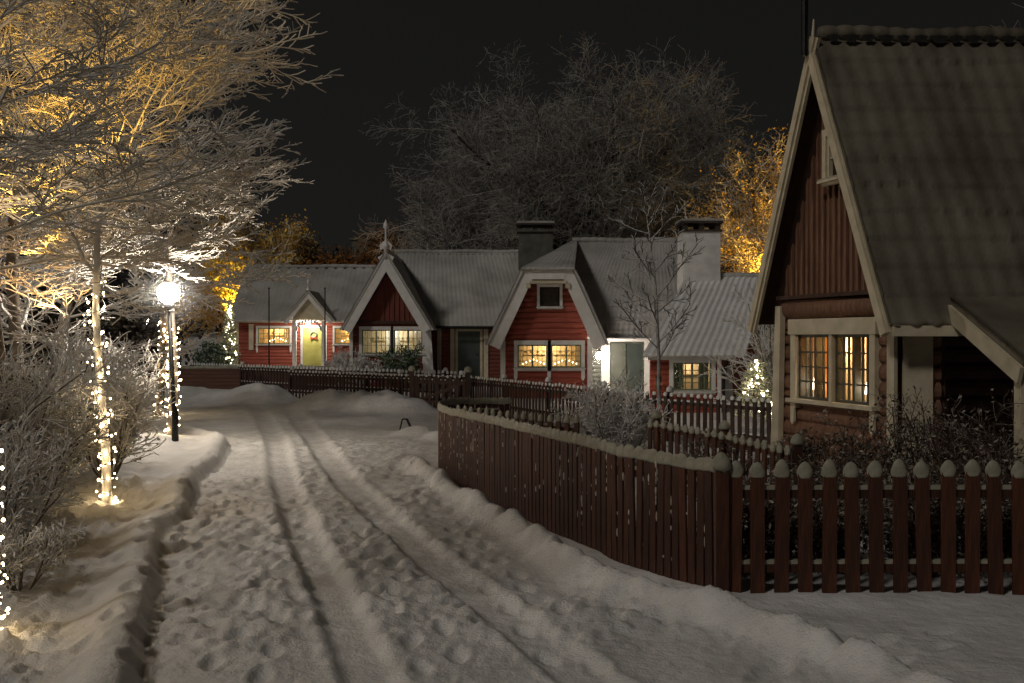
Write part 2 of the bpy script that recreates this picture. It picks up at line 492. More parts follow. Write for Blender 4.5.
def log_wall(mb, x0, x1, z0, z1, y, holes=(), pitch=.17, bulge=.035, lim=None):
    """horizontal half round logs; holes = (x0,x1,z0,z1)"""
    zs = [z0]
    while zs[-1] + pitch < z1 - .02: zs.append(zs[-1] + pitch)
    zs.append(z1)
    for (hx0, hx1, hz0, hz1) in holes: zs += [hz0, hz1]
    zs = sorted(set(round(z, 4) for z in zs if z0 <= z <= z1))
    for a, b in zip(zs[:-1], zs[1:]):
        mid = (a + b) / 2
        la, lb = (x0, x1) if lim is None else lim(mid)
        if lb <= la: continue
        hs = [(h[0], h[1]) for h in holes if h[2] < mid < h[3]]
        for s0, s1 in spans(la, lb, hs):
            pr = [(0, a), (-bulge * .75, a + (b - a) * .2), (-bulge, a + (b - a) * .5), (-bulge * .75, a + (b - a) * .8), (0, b)]
            vs = [(s0, y + q, z) for q, z in pr] + [(s1, y + q, z) for q, z in pr]
            mb.add(vs + [(s0, y + .1, a), (s0, y + .1, b), (s1, y + .1, a), (s1, y + .1, b)],
                   [(i, i + 5, i + 6, i + 1) for i in range(4)] + [(0, 1, 2, 3, 4, 11, 10), (9, 8, 7, 6, 5, 12, 13)])


def batten_gable(mb, x0, x1, z0, top, y, step=.2, bw=.055):
    """vertical boards with battens under a gable: top(x) gives the height"""
    n = max(2, int((x1 - x0) / step)); dx = (x1 - x0) / n
    for i in range(n):
        a = x0 + i * dx; b = a + dx
        off = .012 * (i % 2)
        m = (a + b) / 2
        pts = [(a + .004, z0), (b - .004, z0), (b - .004, max(z0 + .01, top(b))), (m, max(z0 + .02, top(m))), (a + .004, max(z0 + .01, top(a)))]
        mb.ext(pts, y - off, y + .06)
        if i:
            mb.ext([(a - bw / 2, z0), (a + bw / 2, z0), (a + bw / 2, max(z0 + .02, top(a + bw / 2))), (a - bw / 2, max(z0 + .02, top(a - bw / 2)))], y - .05, y - .0125)


def window(house, x0, x1, z0, z1, y, cols, rows, frame_mat, trim_mat=None, tw=.09, sashes=1, F=None, mw=.022, fingers=None, sill=True):
    """window part (outer frame) with sub-parts pane, glazing_bars, sill, casing"""
    w = MB(F); fw = .045
    for a, b, c, d in ((x0, x1, z0, z0 + fw), (x0, x1, z1 - fw, z1), (x0, x0 + fw, z0 + fw, z1 - fw), (x1 - fw, x1, z0 + fw, z1 - fw)):
        w.box(a, b, y - .05, y + .05, c, d)
    sw = (x1 - x0) / sashes
    for k in range(1, sashes):
        w.box(x0 + sw * k - fw * .7, x0 + sw * k + fw * .7, y - .054, y + .05, z0 + fw, z1 - fw)
    wo = w.build('window', frame_mat, house)
    g = MB(F)
    for k in range(sashes):
        a = x0 + sw * k + fw; b = x0 + sw * (k + 1) - fw
        for c in range(1, cols):
            xx = a + (b - a) * c / cols
            g.box(xx - mw / 2, xx + mw / 2, y - .03, y + .005, z0 + fw, z1 - fw)
        for r in range(1, rows):
            zz = z0 + fw + (z1 - z0 - 2 * fw) * r / rows
            g.box(a, b, y - .028, y + .002, zz - mw / 2, zz + mw / 2)
    g.build('glazing_bars', frame_mat, wo)
    p = MB(F); p.add([(x0 + fw, y + .012, z0 + fw), (x1 - fw, y + .012, z0 + fw), (x1 - fw, y + .012, z1 - fw), (x0 + fw, y + .012, z1 - fw)], [(0, 1, 2, 3)])
    p.build('pane', M['glass'], wo)
    if trim_mat:
        t = MB(F)
        t.box(x0 - tw, x1 + tw, y - .085, y - .03, z1, z1 + tw * 1.2)
        t.box(x0 - tw, x0, y - .08, y - .03, z0 - tw, z1)
        t.box(x1, x1 + tw, y - .08, y - .03, z0 - tw, z1)
        t.box(x0, x1, y - .078, y - .03, z0 - tw, z0)
        if fingers:
            for fx in fingers:
                t.ext([(fx, z0 - tw - .26), (fx + tw * .5, z0 - tw - .36), (fx + tw, z0 - tw - .26), (fx + tw, z0 - tw), (fx, z0 - tw)], y - .08, y - .035)
        t.build('casing', trim_mat, wo)
        if sill:
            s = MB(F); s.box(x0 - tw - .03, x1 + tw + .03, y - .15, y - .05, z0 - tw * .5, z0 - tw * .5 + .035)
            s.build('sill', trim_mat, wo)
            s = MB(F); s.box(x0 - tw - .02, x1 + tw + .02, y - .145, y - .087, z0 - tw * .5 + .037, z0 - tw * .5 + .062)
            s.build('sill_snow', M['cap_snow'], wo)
    return wo


def room(house, x0, x1, z0, z1, y, depth, power, col, F=None, curt=None, cw=.25, lp=None):
    r = MB(F)
    a, b, c, d = x0 - .02, x1 + .02, z0 - .15, z1 + .05
    ya, yb = y + .11, y + depth
    r.add([(a, ya, c), (b, ya, c), (b, ya, d), (a, ya, d), (a, yb, c), (b, yb, c), (b, yb, d), (a, yb, d)],
          [(4, 5, 6, 7), (0, 1, 5, 4), (3, 7, 6, 2), (0, 4, 7, 3), (1, 2, 6, 5)])
    # shelf and picture on the back wall
    r.box(a + .1, b - .1, yb - .12, yb - .01, z0 + (z1 - z0) * .55, z0 + (z1 - z0) * .55 + .04)
    for k in range(int((b - a) / .22)):
        hh = .06 + .1 * ((k * 37) % 5) / 5
        r.box(a + .15 + k * .22, a + .25 + k * .22, yb - .11, yb - .03, z0 + (z1 - z0) * .55 + .042, z0 + (z1 - z0) * .55 + .042 + hh)
    r.build('room', M['room'], house)
    if curt is not None:
        for side in curt:
            sx, wd, m = side
            c_ = MB(F); n = 26
            vs = []
            for i in range(n + 1):
                xx = sx + wd * i / n; yy = y + .2 + .022 * math.sin(i * 1.3) + .01 * math.sin(i * .7 + 1)
                vs += [(xx, yy, z0 - .02), (xx, yy, z1 + .02)]
            c_.add(vs, [(2 * i, 2 * i + 2, 2 * i + 3, 2 * i + 1) for i in range(n)])
            c_.build('curtain', m, house, smooth=True)
    l = bpy.data.lights.new('room_light', 'POINT'); l.energy = power; l.color = col; l.shadow_soft_size = .06
    o = bpy.data.objects.new('room_light', l); COL.objects.link(o)
    p = Vector(lp) if lp else Vector(((x0 + x1) / 2, y + depth * .55, z1 - .12))
    o.location = (F @ p) if F is not None else p


def roof_sheet(name, e0, e1, r1, r0, m, parent, wave=.25, amp=.03, rows=.36, step=.018, thick=.10, res=6, seed=0, rag=.03, rowres=4, rowphase=0.0):
    """tiled slope under snow: e0,e1 eave ends, r1,r0 ridge ends"""
    e0, e1, r1, r0 = [np.array(p, float) for p in (e0, e1, r1, r0)]
    Lu = max(np.linalg.norm(e1 - e0), np.linalg.norm(r1 - r0)); Lv = np.linalg.norm(r0 - e0)
    nu = max(8, int(Lu / wave * res)); nv = max(6, int(Lv / rows * rowres))
    u = np.linspace(0, 1, nu); v = np.linspace(0, 1, nv)
    V, U = np.meshgrid(v, u, indexing='ij')
    P = ((1 - V) * (1 - U))[..., None] * e0 + ((1 - V) * U)[..., None] * e1 + (V * U)[..., None] * r1 + (V * (1 - U))[..., None] * r0
    n = np.cross(e1 - e0, r0 - e0); n /= np.linalg.norm(n)
    if n[2] < 0: n = -n
    a = U * Lu; b = V * Lv
    disp = amp * np.sin(2 * np.pi * a / wave + .25 * np.sin(b * 3)) + step * (1 - (((b + rowphase * np.sin(2 * np.pi * a / wave) + .02 * vnoise(a * 3, b * 0, seed + 1)) / rows) % 1.0)) * (.7 + .6 * vnoise(a * 2, b * 2, seed))
    disp = disp + .05 * fbm(a * .9, b * .9, seed + 3, 4) + .012 * fbm(a * 7, b * 7, seed + 8, 2)
    down = (e0 - r0) / Lv
    fr = np.exp(-b / .05) * rag * (vnoise(a * 5, b * 0, seed + 5) + .4 * np.sin(2 * np.pi * a / wave))
    T = P + n * disp[..., None] + n * .05 + down * fr[..., None]
    B = P - n * thick * .5
    top = T.reshape(-1, 3); bot = B.reshape(-1, 3); k = nu * nv
    idx = np.arange(k).reshape(nv, nu)
    f1 = np.stack([idx[:-1, :-1], idx[:-1, 1:], idx[1:, 1:], idx[1:, :-1]], -1).reshape(-1, 4)
    f2 = f1[:, ::-1] + k
    def skirt(line): return np.stack([line[:-1], line[:-1] + k, line[1:] + k, line[1:]], -1)
    fs = [f1, f2, skirt(idx[0]), skirt(idx[-1]), skirt(idx[:, 0]), skirt(idx[:, -1])]
    mi = np.concatenate([np.zeros(len(f1)), np.ones(len(f2)), np.zeros(2 * (nu - 1) + 2 * (nv - 1))])
    return np_mesh(name, np.concatenate([top, bot]), np.concatenate(fs), [m, M['under']], parent, smooth=True, mi=mi)


def ridge_cap(parent, p0, p1, m, r=.11, lobe=.3, seed=0):
    p0 = Vector(p0); p1 = Vector(p1); L = (p1 - p0).length; n = int(L / lobe * 8)
    pts = []; rad = []
    for i in range(n + 1):
        t = i / n; p = p0.lerp(p1, t); s = t * L / lobe
        pts.append(p + Vector((0, 0, .02 * math.sin(s * .8 + seed))))
        rad.append(r * (.82 + .18 * abs(math.sin(math.pi * s))))
    b = MB(); b.tube(pts, rad, 10); return b.build('ridge_cap', m, parent, smooth=True)


def board(mb, a, b, width, thick, drop, y):
    """verge board: from (x,z) a to b in the facade plane, its top edge on the line, hanging down by width"""
    ax, az = a; bx, bz = b
    L = math.hypot(bx - ax, bz - az); nx, nz = -(bz - az) / L, (bx - ax) / L
    if nz > 0: nx, nz = -nx, -nz
    mb.ext([(ax, az), (bx, bz), (bx + nx * width, bz + nz * width), (ax + nx * width, az + nz * width)] if bx > ax else
           [(bx, bz), (ax, az), (ax + nx * width, az + nz * width), (bx + nx * width, bz + nz * width)], y - thick, y)


def finial(parent, c, h, m, sc=1.0, y=None):
    b = MB()
    prof = [(.05, 0), (.05, .22), (.11, .27), (.13, .34), (.06, .42), (.035, .5), (.035, .74), (.09, .80), (.075, .88), (.02, .97), (.004, 1.0)]
    b.lathe(c, [(r * sc, z * h) for r, z in prof], 10)
    return b.build('finial', m, parent, smooth=True)


def door(house, x0, x1, z0, z1, y, m, trim=None, F=None, panels=2, tw=.11):
    d = MB(F); d.box(x0, x1, y - .03, y + .03, z0, z1)
    st = (x1 - x0) * .14
    for k in range(panels):
        a = z0 + st + (z1 - z0 - st) * k / panels; b = z0 + (z1 - z0) * (k + 1) / panels - st
        d.box(x0 + st, x1 - st, y - .045, y - .032, a, b)
    do = d.build('door', m, house)
    h = MB(F); h.tube([(x1 - st * .5, y - .03, (z0 + z1) / 2), (x1 - st * .5, y - .09, (z0 + z1) / 2), (x1 - st * 1.4, y - .09, (z0 + z1) / 2)], .014, 6)
    h.build('handle', M['iron'], do)
    if trim:
        t = MB(F)
        t.box(x0 - tw, x0, y - .07, y + .02, z0, z1); t.box(x1, x1 + tw, y - .07, y + .02, z0, z1); t.box(x0 - tw, x1 + tw, y - .075, y + .02, z1, z1 + tw)
        t.build('door_frame', trim, do)
    return do


def candle_arch(loc, w, label, F=None):
    o = thing('candle_arch', label, 'candle arch', (F @ Vector(loc)) if F is not None else Vector(loc), 'candle arches on the cottage window sills')
    x, y, z = loc
    b = MB(F); b.box(x - w / 2, x + w / 2, y - .03, y + .03, z, z + .03)
    b.build('base', M['white'], o)
    a = MB(F); a.tube([(x - w * .48, y, z + .03), (x - w * .25, y, z + .13), (x, y, z + .2), (x + w * .25, y, z + .13), (x + w * .48, y, z + .03)], .012, 5)
    a.build('arch', M['white'], o)
    for k in range(7):
        t = -1 + k / 3.0
        cz = z + .21 - .16 * abs(t)
        c = MB(F); c.lathe((x + t * w * .45, y, cz), [(.009, 0), (.009, .05)], 6)
        co = c.build('candle', M['white'], o)
        f = MB(F); f.ball((x + t * w * .45, y, cz + .075), .02, 6, 5, (1, 1, 1.5)); f.build('bulb', M['candle'], co)


# ------------------------------------------------------------------ cottage A: long, yellow-green door
hA = thing('cottage', 'long low red cottage with a small white porch gable over a yellow-green door', 'house', (-10.4, 50, gh(-10.4, 50)))
g0 = .35
wA1 = (-12.75, -11.15, 1.85, 2.65); wA2 = (-8.9, -7.3, 1.85, 2.65); dA = (-10.5, -9.4, .7, 2.68)
w = MB(); log_wall(w, -14.1, -6.6, g0, 3.05, 50, [wA1, wA2, dA])
w.box(-14.1, -13.98, 50.1, 56, g0, 3.05); w.build('wall', M['red'], hA)
w = MB(); w.box(-14.16, -13.72, 49.93, 49.98, g0, 3.0); w.box(-14.14, -6.6, 49.86, 49.92, 2.92, 3.1)
w.box(-12.95 - .25, -12.95 - .02, 49.92, 49.955, 1.55, 2.85); w.build('trim_boards', M['cream'], hA)
for q in (wA1, wA2):
    window(hA, *q, 50, 3, 3, M['green'], M['white'], .09, 2, fingers=(q[0] - .09, q[1]))
    room(hA, *q, 50, .9, 30, (1, .66, .3), curt=[(q[0], .28, M['curtain']), (q[1] - .28, .28, M['curtain'])])
door(hA, *dA, 50.02, M['door_green'], M['white'], panels=2)
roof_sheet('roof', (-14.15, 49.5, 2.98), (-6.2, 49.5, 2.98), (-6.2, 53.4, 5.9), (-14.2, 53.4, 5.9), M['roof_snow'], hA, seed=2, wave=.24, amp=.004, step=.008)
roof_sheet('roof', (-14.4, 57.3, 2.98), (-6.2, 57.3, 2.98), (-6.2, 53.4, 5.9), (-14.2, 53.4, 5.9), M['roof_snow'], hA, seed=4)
w = MB(); w.add([(-14.1, 50, 3.0), (-14.1, 56.8, 3.0), (-14.1, 53.4, 5.6)], [(0, 1, 2)]); w.build('gable_wall', M['dred'], hA)
ridge_cap(hA, (-14.25, 53.4, 5.98), (-6.2, 53.4, 5.98), M['roof_snow'], .12, .5)
w = MB()
for k in range(16): w.box(-14 + k * .5, -13.86 + k * .5, 53.24, 53.3, 5.83, 5.9)
w.build('ridge_gap_shade', M['dark'], hA)  # dark blocks stand in for shade in the ridge openings
pc = -10.0
po = MB()
board(po, (pc - 1.22, 2.96), (pc, 4.42), .22, .06, 0, 48.9); board(po, (pc, 4.42), (pc + 1.22, 2.96), .22, .058, 0, 48.9)
po.build('porch_verge_board', M['white'], hA)
po = MB(); po.ext([(pc - .95, 3.05), (pc + .95, 3.05), (pc, 4.15)], 49.0, 49.05); po.build('porch_gable', M['cream'], hA)
roof_sheet('porch_roof', (pc - 1.25, 48.8, 2.98), (pc - 1.25, 51.5, 2.98), (pc, 51.5, 4.45), (pc, 48.8, 4.45), M['roof_snow'], hA, seed=6, amp=.01)
roof_sheet('porch_roof', (pc + 1.25, 48.8, 2.98), (pc + 1.25, 51.5, 2.98), (pc, 51.5, 4.45), (pc, 48.8, 4.45), M['roof_snow'], hA, seed=7, amp=.01)
for sx in (-.72, .72):
    po = MB(); po.box(pc + sx - .09, pc + sx + .09, 49.0, 49.16, g0, 3.0); po.build('porch_post', M['white'], hA)
po = MB()
for k in range(13):
    a = math.pi * k / 12; po.box(pc - .6 * math.cos(a) - .05, pc - .6 * math.cos(a) + .05, 48.93, 48.97, 2.62 + .42 * math.sin(a) - .12, 2.62 + .42 * math.sin(a) + .02)
po.build('porch_fretwork', M['white'], hA)
finial(hA, (pc, 48.87, 4.3), .75, M['white'], .9)
pl = thing('porch_lamp', 'small white glowing lamp under the porch gable of the long far cottage', 'lamp', (pc - .1, 49.5, 2.86))
b = MB(); b.ball((pc - .1, 49.3, 2.80), .11); b.build('bulb', M['porchlamp'], pl)
b = MB(); b.tube([(pc - .1, 49.5, 2.92), (pc - .1, 49.5, 3.3)], .012, 5); b.build('cord', M['iron'], pl)
wr = thing('door_wreath', 'green christmas wreath with red ribbon on the yellow-green door', 'wreath', (-9.95, 49.94, 2.3))
b = MB(); rng = random.Random(4)
for k in range(60):
    a = 2 * math.pi * k / 60; b.ball((-9.95 + .14 * math.cos(a), 49.93, 2.3 + .14 * math.sin(a)), .035 + .015 * rng.random(), 5, 4)
b.build('greenery', M['leafgreen'], wr)
b = MB()
for s in (-1, 1): b.ext([(-9.95, 2.16), (-9.95 + s * .16, 2.06), (-9.95 + s * .14, 2.24)][::s], 49.86, 49.88)
b.build('ribbon', M['wreathred'], wr)
candle_arch((-11.95 + .15, 50.18, 1.87), .9, 'candle arch in the window left of the yellow-green door')
candle_arch((-8.15, 50.18, 1.87), .9, 'candle arch in the window right of the yellow-green door')

# ------------------------------------------------------------------ cottage B: steep board gable with tall finial
hB = thing('cottage', 'dark red cottage with a steep vertical-board gable and a tall white finial', 'house', (-3.3, 44, gh(-3.3, 44)))
bc = -5.25
wB = [(-6.32, -5.12, 1.5, 2.5), (-4.98, -3.78, 1.5, 2.5)]
w = MB(); log_wall(w, -6.78, -3.62, 0, 2.8, 42, wB); w.box(-6.76, -6.66, 42.1, 47, 0, 2.8); w.box(-3.74, -3.64, 42.1, 44, 0, 2.8)
w.build('wall', M['dred'], hB)
w = MB(); batten_gable(w, -6.7, -3.72, 2.86, lambda x: 2.75 + 2.75 * (1 - abs(x - bc) / 1.62), 42.02, .2)
w.build('gable_boards', M['dred'], hB)
w = MB(); w.box(-6.85, -3.6, 41.86, 42.0, 2.76, 2.88); w.build('band_board', M['under'], hB)
for k, q in enumerate(wB):
    window(hB, *q, 42, 3, 3, M['green'], M['white'], .12, 2, fingers=((q[0] - .12,) if k == 0 else (q[1],)))
room(hB, -6.32, -3.78, 1.5, 2.5, 42, 1.2, 26, (.95, .95, .85), curt=[(-6.3, .3, M['curtain']), (-5.35, .6, M['curtain']), (-4.1, .3, M['curtain'])])
w = MB()
board(w, (-7.08, 2.55), (bc, 5.72), .40, .07, 0, 41.5); board(w, (bc, 5.72), (-3.36, 2.55), .40, .068, 0, 41.5)
w.build('verge_board', M['white'], hB)
w = MB(); w.ext([(-3.74, 0), (-3.26, 0), (-3.42, 2.6), (-3.72, 2.6)], 41.9, 41.96); w.build('corner_board', M['white'], hB)
w = MB(); w.box(-6.85, -6.7, 41.9, 41.96, 0, 2.7); w.build('corner_board', M['white'], hB)
for s, xe in ((-1, -7.12), (1, -3.32)):
    roof_sheet('roof', (xe, 41.4, 2.5), (xe, 47.4, 2.5), (bc, 47.4, 5.72), (bc, 41.4, 5.72), M['roof_snow'], hB, seed=10 + s, wave=.21, amp=.0065)
ridge_cap(hB, (bc, 41.4, 5.8), (bc, 46.9, 5.8), M['roof_snow'], .1, .35)
finial(hB, (bc, 41.44, 5.45), 1.65, M['white'], 1.25)
w = MB()
for s in (-1, 1): w.ext([(bc, 5.95), (bc + s * .22, 5.8), (bc + s * .26, 6.02), (bc + s * .1, 6.2)][::s], 41.42, 41.46)
w.build('finial_scroll', M['white'], hB)
# long block
w = MB(); log_wall(w, -3.6, .9, 0, 2.72, 44, [(-2.39, -1.41, .4, 2.45)])
w.box(.8, .9, 44.1, 50, 0, 2.7); w.build('wall', M['dred'], hB)
door(hB, -2.39, -1.41, .4, 2.45, 44.02, M['door_teal'], M['cream'], panels=3)
w = MB(); w.box(-3.3, -3.12, 43.9, 43.98, 0, 2.6); w.box(-2.72, -2.54, 43.9, 43.98, 0, 2.6); w.box(-1.25, -1.05, 43.9, 43.98, 0, 2.6); w.box(-3.4, .9, 43.88, 43.96, 2.6, 2.74)
w.build('trim_boards', M['cream'], hB)
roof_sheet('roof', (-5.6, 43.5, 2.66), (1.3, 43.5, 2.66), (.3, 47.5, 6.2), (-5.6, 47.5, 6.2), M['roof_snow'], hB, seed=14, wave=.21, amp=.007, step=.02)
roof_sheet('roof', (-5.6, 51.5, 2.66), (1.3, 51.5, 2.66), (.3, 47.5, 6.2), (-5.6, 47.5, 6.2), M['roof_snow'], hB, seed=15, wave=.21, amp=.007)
ridge_cap(hB, (-5.6, 47.5, 6.26), (.35, 47.5, 6.26), M['roof_snow'], .12, .36)
w = MB()
for k in range(21): w.box(-5.5 + k * .28, -5.4 + k * .28, 47.32, 47.38, 6.08, 6.15)
w.build('ridge_gap_shade', M['dark'], hB)  # shade under the ridge tiles, put in as dark blocks
w = MB(); w.tube([(-3.5, 43.38, 2.62), (1.3, 43.38, 2.6)], .06, 8); w.build('gutter', M['iron'], hB)
ch = MB(); ch.box(.3, 1.9, 46.4, 47.6, 3, 7.1); ch.box(.22, 1.98, 46.3, 47.7, 7.1, 7.2)
cho = ch.build('chimney', M['gplaster'], hB)
ch = MB()
for x in (.3, 1.0, 1.7): ch.box(x, x + .2, 46.4, 46.6, 7.2, 7.42); ch.box(x, x + .2, 47.4, 47.6, 7.2, 7.42)
ch.box(.2, 2.0, 46.25, 47.75, 7.42, 7.5); ch.build('chimney_hood', M['tile'], cho)
ch = MB(); ch.box(.22, 1.98, 46.27, 47.73, 7.502, 7.6); ch.build('chimney_snow', M['roof_snow'], cho)

# ------------------------------------------------------------------ cottage C: half-hipped gable and low wing
hC = thing('cottage', 'bright red cottage with a clipped half-hipped gable, white trim and a big white chimney', 'house', (3.3, 38, gh(3.3, 38)))
cc = 1.25
def limC(z):
    if z < 2.2: return (-.25, 2.72)
    t = (z - 2.1) / (4.45 - 2.1); hw = 1.78 * (1 - t) + .82 * t
    return (max(-.25, cc - hw), min(2.72, cc + hw))
wC = [(.2, 1.28, 1.1, 1.92), (1.42, 2.5, 1.1, 1.92)]
w = MB(); log_wall(w, -.25, 2.72, -.1, 4.4, 36, wC, .2, .05, limC); w.box(-.25, -.15, 36.1, 40, -.1, 2.3); w.box(2.62, 2.72, 36.1, 38, -.1, 2.3)
w.build('wall', M['red'], hC)
for k, q in enumerate(wC):
    window(hC, *q, 36, 3, 4, M['green'], M['white'], .13, 2, fingers=((q[0] - .13, q[1]) if k == 0 else (q[1],)))
room(hC, .2, 2.5, 1.1, 1.92, 36, 1.2, 40, (1, .74, .42), curt=[(.22, .16, M['curtain']), (1.2, .3, M['curtain']), (2.32, .16, M['curtain'])])
candle_arch((.78, 36.17, 1.1), .85, 'candle arch in the left window of the half-hipped cottage')
candle_arch((1.95, 36.17, 1.1), .85, 'candle arch in the right window of the half-hipped cottage')
wo = window(hC, 1.0, 1.72, 3.3, 4.0, 35.93, 1, 1, M['dark'], M['white'], .1, 1)
w = MB(); w.box(1.03, 1.69, 35.945, 35.95, 3.33, 3.97); w.build('dark_backing', M['tile'], wo)  # dark sheet behind the glass stands in for the unlit attic
for q in (-.42, 2.72):
    w = MB(); w.box(q, q + .18, 35.9, 36.02, -.1, 2.15); w.build('corner_board', M['white'], hC)
w = MB()
board(w, (-.86, 1.95), (.36, 4.56), .46, .07, 0, 35.45); board(w, (2.2, 4.56), (3.36, 1.95), .46, .068, 0, 35.45)
w.ext([(.36, 4.56), (.69, 4.4), (.69, 4.25), (1.87, 4.25), (1.87, 4.4), (2.2, 4.56)], 35.36, 35.44)
w.build('verge_board', M['white'], hC)
w = MB(); w.box(.62, 1.94, 35.3, 35.95, 4.1, 4.2); w.box(.5, .66, 35.3, 35.95, 3.95, 4.12); w.box(1.9, 2.06, 35.3, 35.95, 3.95, 4.12); w.build('gable_brackets', M['cream'], hC)
roof_sheet('roof', (-.9, 35.3, 1.92), (-.9, 41, 1.92), (.38, 41, 4.62), (.38, 35.3, 4.62), M['roof_snow'], hC, seed=21, wave=.21, amp=.0065)
roof_sheet('roof', (.36, 35.3, 4.6), (.2, 44.5, 4.3), (2.55, 41.6, 6.12), (2.5, 41.2, 6.12), M['roof_snow'], hC, seed=26, wave=.21, amp=.0065)
roof_sheet('roof', (3.4, 35.3, 1.92), (3.4, 40.5, 1.92), (2.18, 40.5, 4.62), (2.18, 35.3, 4.62), M['roof_snow'], hC, seed=22, wave=.21, amp=.0065)
roof_sheet('roof', (2.2, 35.3, 4.6), (2.2, 39.8, 4.6), (2.7, 41.3, 6.1), (2.6, 41.2, 6.12), M['roof_snow'], hC, seed=23, wave=.21, amp=.0065)
roof_sheet('half_hip', (.34, 35.26, 4.6), (2.22, 35.26, 4.6), (2.7, 41.2, 6.14), (2.5, 41.2, 6.14), M['roof_snow'], hC, seed=24, wave=.21, amp=.0065)
# tall block, hipped on the left
w = MB(); log_wall(w, 2.7, 5.3, -.2, 2.2, 38, [(3.75, 4.3, -.1, 1.95), (4.35, 5.0, -.1, 1.95)]); w.build('recess_wall', M['door_grey'], hC)
door(hC, 3.75, 4.3, -.1, 1.95, 38.02, M['door_grey'], None, panels=2)
door(hC, 4.35, 5.0, -.1, 1.95, 38.06, M['door_teal'], None, panels=2)
w = MB(); w.box(3.4, 3.72, 37.85, 37.97, -.2, 2.1); w.box(5.04, 5.28, 37.85, 37.97, -.4, 2.1); w.box(3.3, 5.3, 37.8, 37.95, 2.02, 2.16); w.build('trim_boards', M['white'], hC)
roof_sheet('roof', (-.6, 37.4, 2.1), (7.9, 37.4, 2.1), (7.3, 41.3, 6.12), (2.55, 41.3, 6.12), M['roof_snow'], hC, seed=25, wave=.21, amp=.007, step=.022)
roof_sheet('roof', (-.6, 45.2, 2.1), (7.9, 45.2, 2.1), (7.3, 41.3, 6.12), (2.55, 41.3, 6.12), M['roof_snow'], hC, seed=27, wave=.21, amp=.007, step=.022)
roof_sheet('roof', (-.6, 45.2, 2.1), (-.6, 37.4, 2.1), (2.55, 41.2, 6.12), (2.55, 41.3, 6.12), M['roof_snow'], hC, seed=28, wave=.27, amp=.02)
ridge_cap(hC, (2.5, 41.3, 6.2), (7.3, 41.3, 6.2), M['roof_snow'], .13, .36)
w = MB(); w.tube([(3.35, 37.3, 2.12), (5.2, 37.3, 2.1)], .06, 8); w.build('gutter', M['white'], hC)
# low wing with window
w = MB(); log_wall(w, 4.71, 7.0, -.5, 1.62, 34, [(5.5, 6.8, .38, 1.32)], .2, .05)
w.add([(7.0, 34.05, -.5), (9.1, 37.0, -.5), (9.1, 37.0, 3.6), (7.0, 34.05, 1.6)], [(0, 1, 2, 3)])
w.add([(4.71, 34.05, -.5), (5.0, 35.2, -.5), (5.0, 35.2, 2.2), (4.71, 34.05, 1.6)], [(3, 2, 1, 0)])
w.build('wall', M['red'], hC)
window(hC, 5.5, 6.8, .38, 1.32, 34, 3, 4, M['green'], M['white'], .14, 2, mw=.03)
room(hC, 5.5, 6.8, .38, 1.32, 34, .8, 9, (1, .8, .6), curt=[(5.55, .35, M['green']), (6.4, .35, M['green'])])
w = MB(); w.box(7.0, 7.13, 33.9, 34.05, -.5, 1.55); w.build('corner_board', M['white'], hC)
w = MB(); w.box(4.6, 7.6, 33.75, 33.84, 1.42, 1.56); w.build('eave_board', M['white'], hC)
w = MB(); w.ext([(7.3, -.5), (7.72, -.5), (7.62, 1.2), (7.48, 1.2)], 34.6, 34.7)
w.build('corner_board', M['white'], hC)
w = MB(); w.tube([(7.28, 33.7, 1.45), (7.3, 33.8, 1.3), (7.2, 33.84, 1.1), (7.2, 33.84, -.4)], .045, 8); w.build('downpipe', M['iron'], hC)
roof_sheet('roof', (4.4, 33.5, 1.56), (7.86, 33.5, 1.56), (9.6, 37.2, 4.42), (6.5, 37.2, 4.42), M['snow'], hC, seed=30, wave=.24, amp=.024, step=.02)  # brighter snow colour stands in for light on this slope
roof_sheet('roof', (6.4, 41, 1.6), (9.6, 41, 1.6), (9.6, 37.2, 4.42), (6.5, 37.2, 4.42), M['roof_snow'], hC, seed=31, wave=.30, amp=.03)
ridge_cap(hC, (7.6, 37.2, 4.48), (9.65, 37.2, 4.48), M['roof_snow'], .12, .36)
w = MB(); w.box(6.34, 7.72, 36.9, 38.2, 2.6, 6.1)
cho = w.build('chimney', M['plaster'], hC)
w = MB(); w.box(6.28, 7.78, 36.84, 38.26, 6.1, 6.18)
for x in (6.34, 6.94, 7.54): w.box(x, x + .18, 36.9, 37.1, 6.18, 6.42); w.box(x, x + .18, 38.0, 38.2, 6.18, 6.42)
w.box(6.24, 7.82, 36.8, 38.3, 6.42, 6.5); w.build('chimney_hood', M['tile'], cho)
w = MB(); w.box(6.26, 7.8, 36.82, 38.28, 6.502, 6.58); w.build('chimney_snow', M['roof_snow'], cho)
wl = thing('wall_lamp', 'bright white wall lamp beside the half-hipped gable, flaring on the white post', 'lamp', (3.2, 36.35, 1.52))
b = MB(); b.ball((3.2, 36.35, 1.52), .15, 12, 8); b.build('bulb', M['porchlamp'], wl)
b = MB(); b.tube([(2.9, 36.35, 1.6), (3.0, 36.35, 1.78), (3.2, 36.35, 1.76)], .015, 6); b.lathe((3.2, 36.35, 1.67), [(.1, 0), (.03, .1)], 10); b.build('bracket', M['iron'], wl)
ln = thing('lantern', 'small glowing lantern hanging at the doorway of the low red wing', 'lantern', (4.95, 33.6, .62))
b = MB(); b.ball((4.95, 33.6, .62), .05, 8, 6); b.build('flame', M['candle'], ln)
b = MB()
for sx in (-.08, .08):
    for sy in (-.08, .08): b.box(4.95 + sx - .01, 4.95 + sx + .01, 33.6 + sy - .01, 33.6 + sy + .01, .48, .82)
